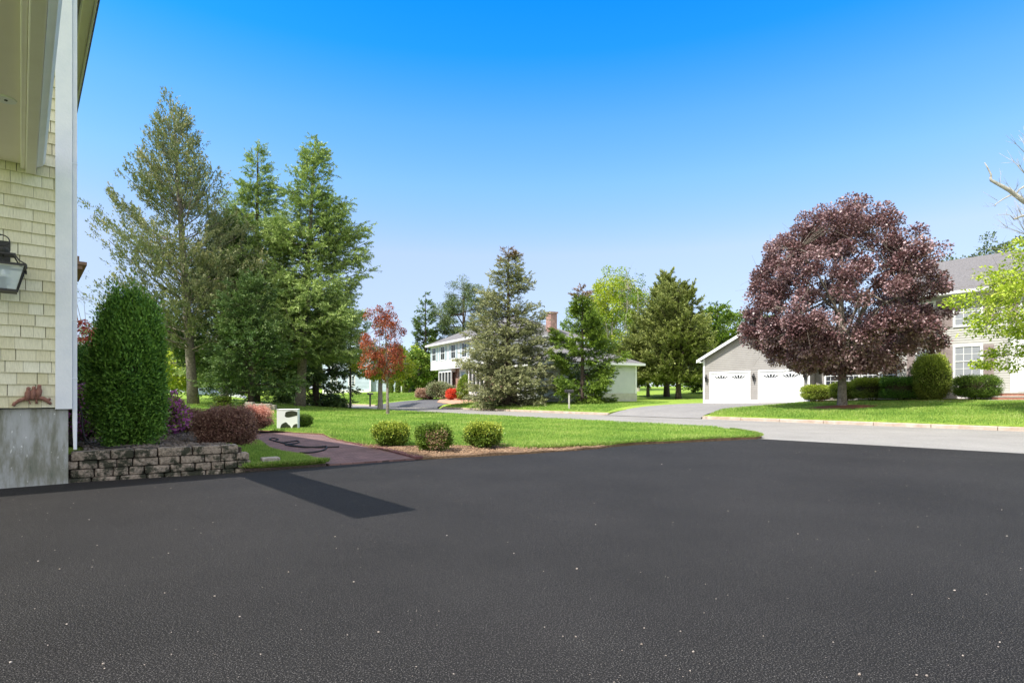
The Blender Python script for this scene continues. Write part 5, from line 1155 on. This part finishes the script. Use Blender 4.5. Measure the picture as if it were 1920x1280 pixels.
# ragged grass overhanging the driveway edge
edge = [LAWN[i] for i in range(0, 8)]+[]
EP = []
for i in range(len(edge)-1):
    (xa, ya), (xb, yb) = edge[i], edge[i+1]
    for k in range(1400): t_ = random.random(); EP.append((xa+(xb-xa)*t_, ya+(yb-ya)*t_))
edge = [(-3.85,8.3),(-2.92,9.05)]
for k in range(7000): t_ = random.random(); EP.append((edge[0][0]+(edge[1][0]-edge[0][0])*t_, edge[0][1]+(edge[1][1]-edge[0][1])*t_))
EP = np.array(EP); n = len(EP); pos = np.stack([EP[:,0]+rng.normal(0,.02,n), EP[:,1]+.05+rng.normal(0,.03,n), np.full(n, .05)], 1)
d = rng.normal(0, .5, (n, 3)); d[:,1] -= .5; d[:,2] = .5+rng.random(n)*.5
tag(leafmesh('grass', pos, d, rng.normal(size=(n, 3)), .075*rng.uniform(.6, 1.4, n), .010, rng.random(n)*.9, M['blade']), 'ragged grass blades hanging over the driveway edge', 'grass', kind='stuff')
# far lawns of the neighbours
FL1 = [rp(FAR+.2, d) for d in (-12, gR-.6)]+[(10.6,29.2),(12.6,30.8),(17.2,34.4),(19,33.8),(24,27),(29,18)]
FL2 = [rp(FAR+.2, d) for d in (gL+.6, wR-.6)]+[(-4,51.2),(4,47),(12,44)]
FL3 = [rp(FAR+.2, d) for d in (wL+.6, 80)]+[(-24,80),(-12,78),(-9,61),(-11,60.3)]
grass('grass', [FL1, FL2, FL3], lambda x, y: H(x, y), 150000, 14, 82, 1.2, .07, 'sunlit grass of the lawns across the road', 3, .010)
# ------------------------------------------------------------------ litter on the asphalt, mulch chips
rg = np.random.default_rng(77)
q = MB()
def chip(q, x, y, s, z=.002):
    a = rg.random()*6.28; n_ = rg.integers(4, 7); v = []
    for i in range(n_): t_ = a+2*pi*i/n_; r_ = s*rg.uniform(.5, 1); v.append((x+cos(t_)*r_*1.3, y+sin(t_)*r_, z))
    v += [(p[0]*.7+x*.3, p[1]*.7+y*.3, z+s*.7) for p in v]
    q.add(v, [tuple(range(n_, 2*n_))]+[(i, (i+1) % n_, n_+(i+1) % n_, n_+i) for i in range(n_)])
PAV = np.array(OURPAVED)
cnt = 0
while cnt < 420:
    y = 1.9+11*rg.random()**1.3; x = (rg.random()*2-1)*y*.95
    if inpoly(x, y, OURPAVED): chip(q, x, y, rg.choice([.0025, .004, .006, .009], p=[.6, .32, .07, .01])*(1+y/18)*.75); cnt += 1
for px, py in ((1365,958),(1790,1107),(1738,1267),(1203,1208),(112,1067),(72,1052),(20,1242),(663,1091),(1888,1005),(628,1006),(1300,1222)):
    Y = CAMZ*F/(py-HOR); chip(q, X(px, Y), Y, .006)
tag(q.build('leaf_litter', mat('litter', (.22,.18,.15), (.50,.44,.40), 3)), 'scattered pale grit and leaf fragments on the asphalt driveway', 'litter', kind='stuff')
q = MB()
def chips(q, poly, zf, n, s):
    xs_ = [p[0] for p in poly]; ys_ = [p[1] for p in poly]; c = 0
    while c < n:
        x, y = rg.uniform(min(xs_), max(xs_)), rg.uniform(min(ys_), max(ys_))
        if inpoly(x, y, poly): chip(q, x, y, s*rg.uniform(.5, 1.4), zf(x, y)-.002); c += 1
chips(q, BED, lambda x, y: .05+.02*sin(x*5)*sin(y*4), 2600, .018)
tag(q.build('bark_chips', mat('pale_bark_chip', (.16,.09,.05), (.42,.29,.19), 5)), 'sunlit brown bark chips around the three boxwoods', 'bark chips', kind='stuff')
q = MB(); chips(q, LBED[:6]+[(-8,13),(-6.5,8.6)], lambda x, y: bedz(x, y)+.015*sin(x*6)*sin(y*5)+.01, 2500, .022)
tag(q.build('bark_chips', mat('grey_bark_chip', (.05,.04,.035), (.24,.20,.17), 5)), 'dark weathered bark chips in the bed behind the stone wall', 'bark chips', kind='stuff')
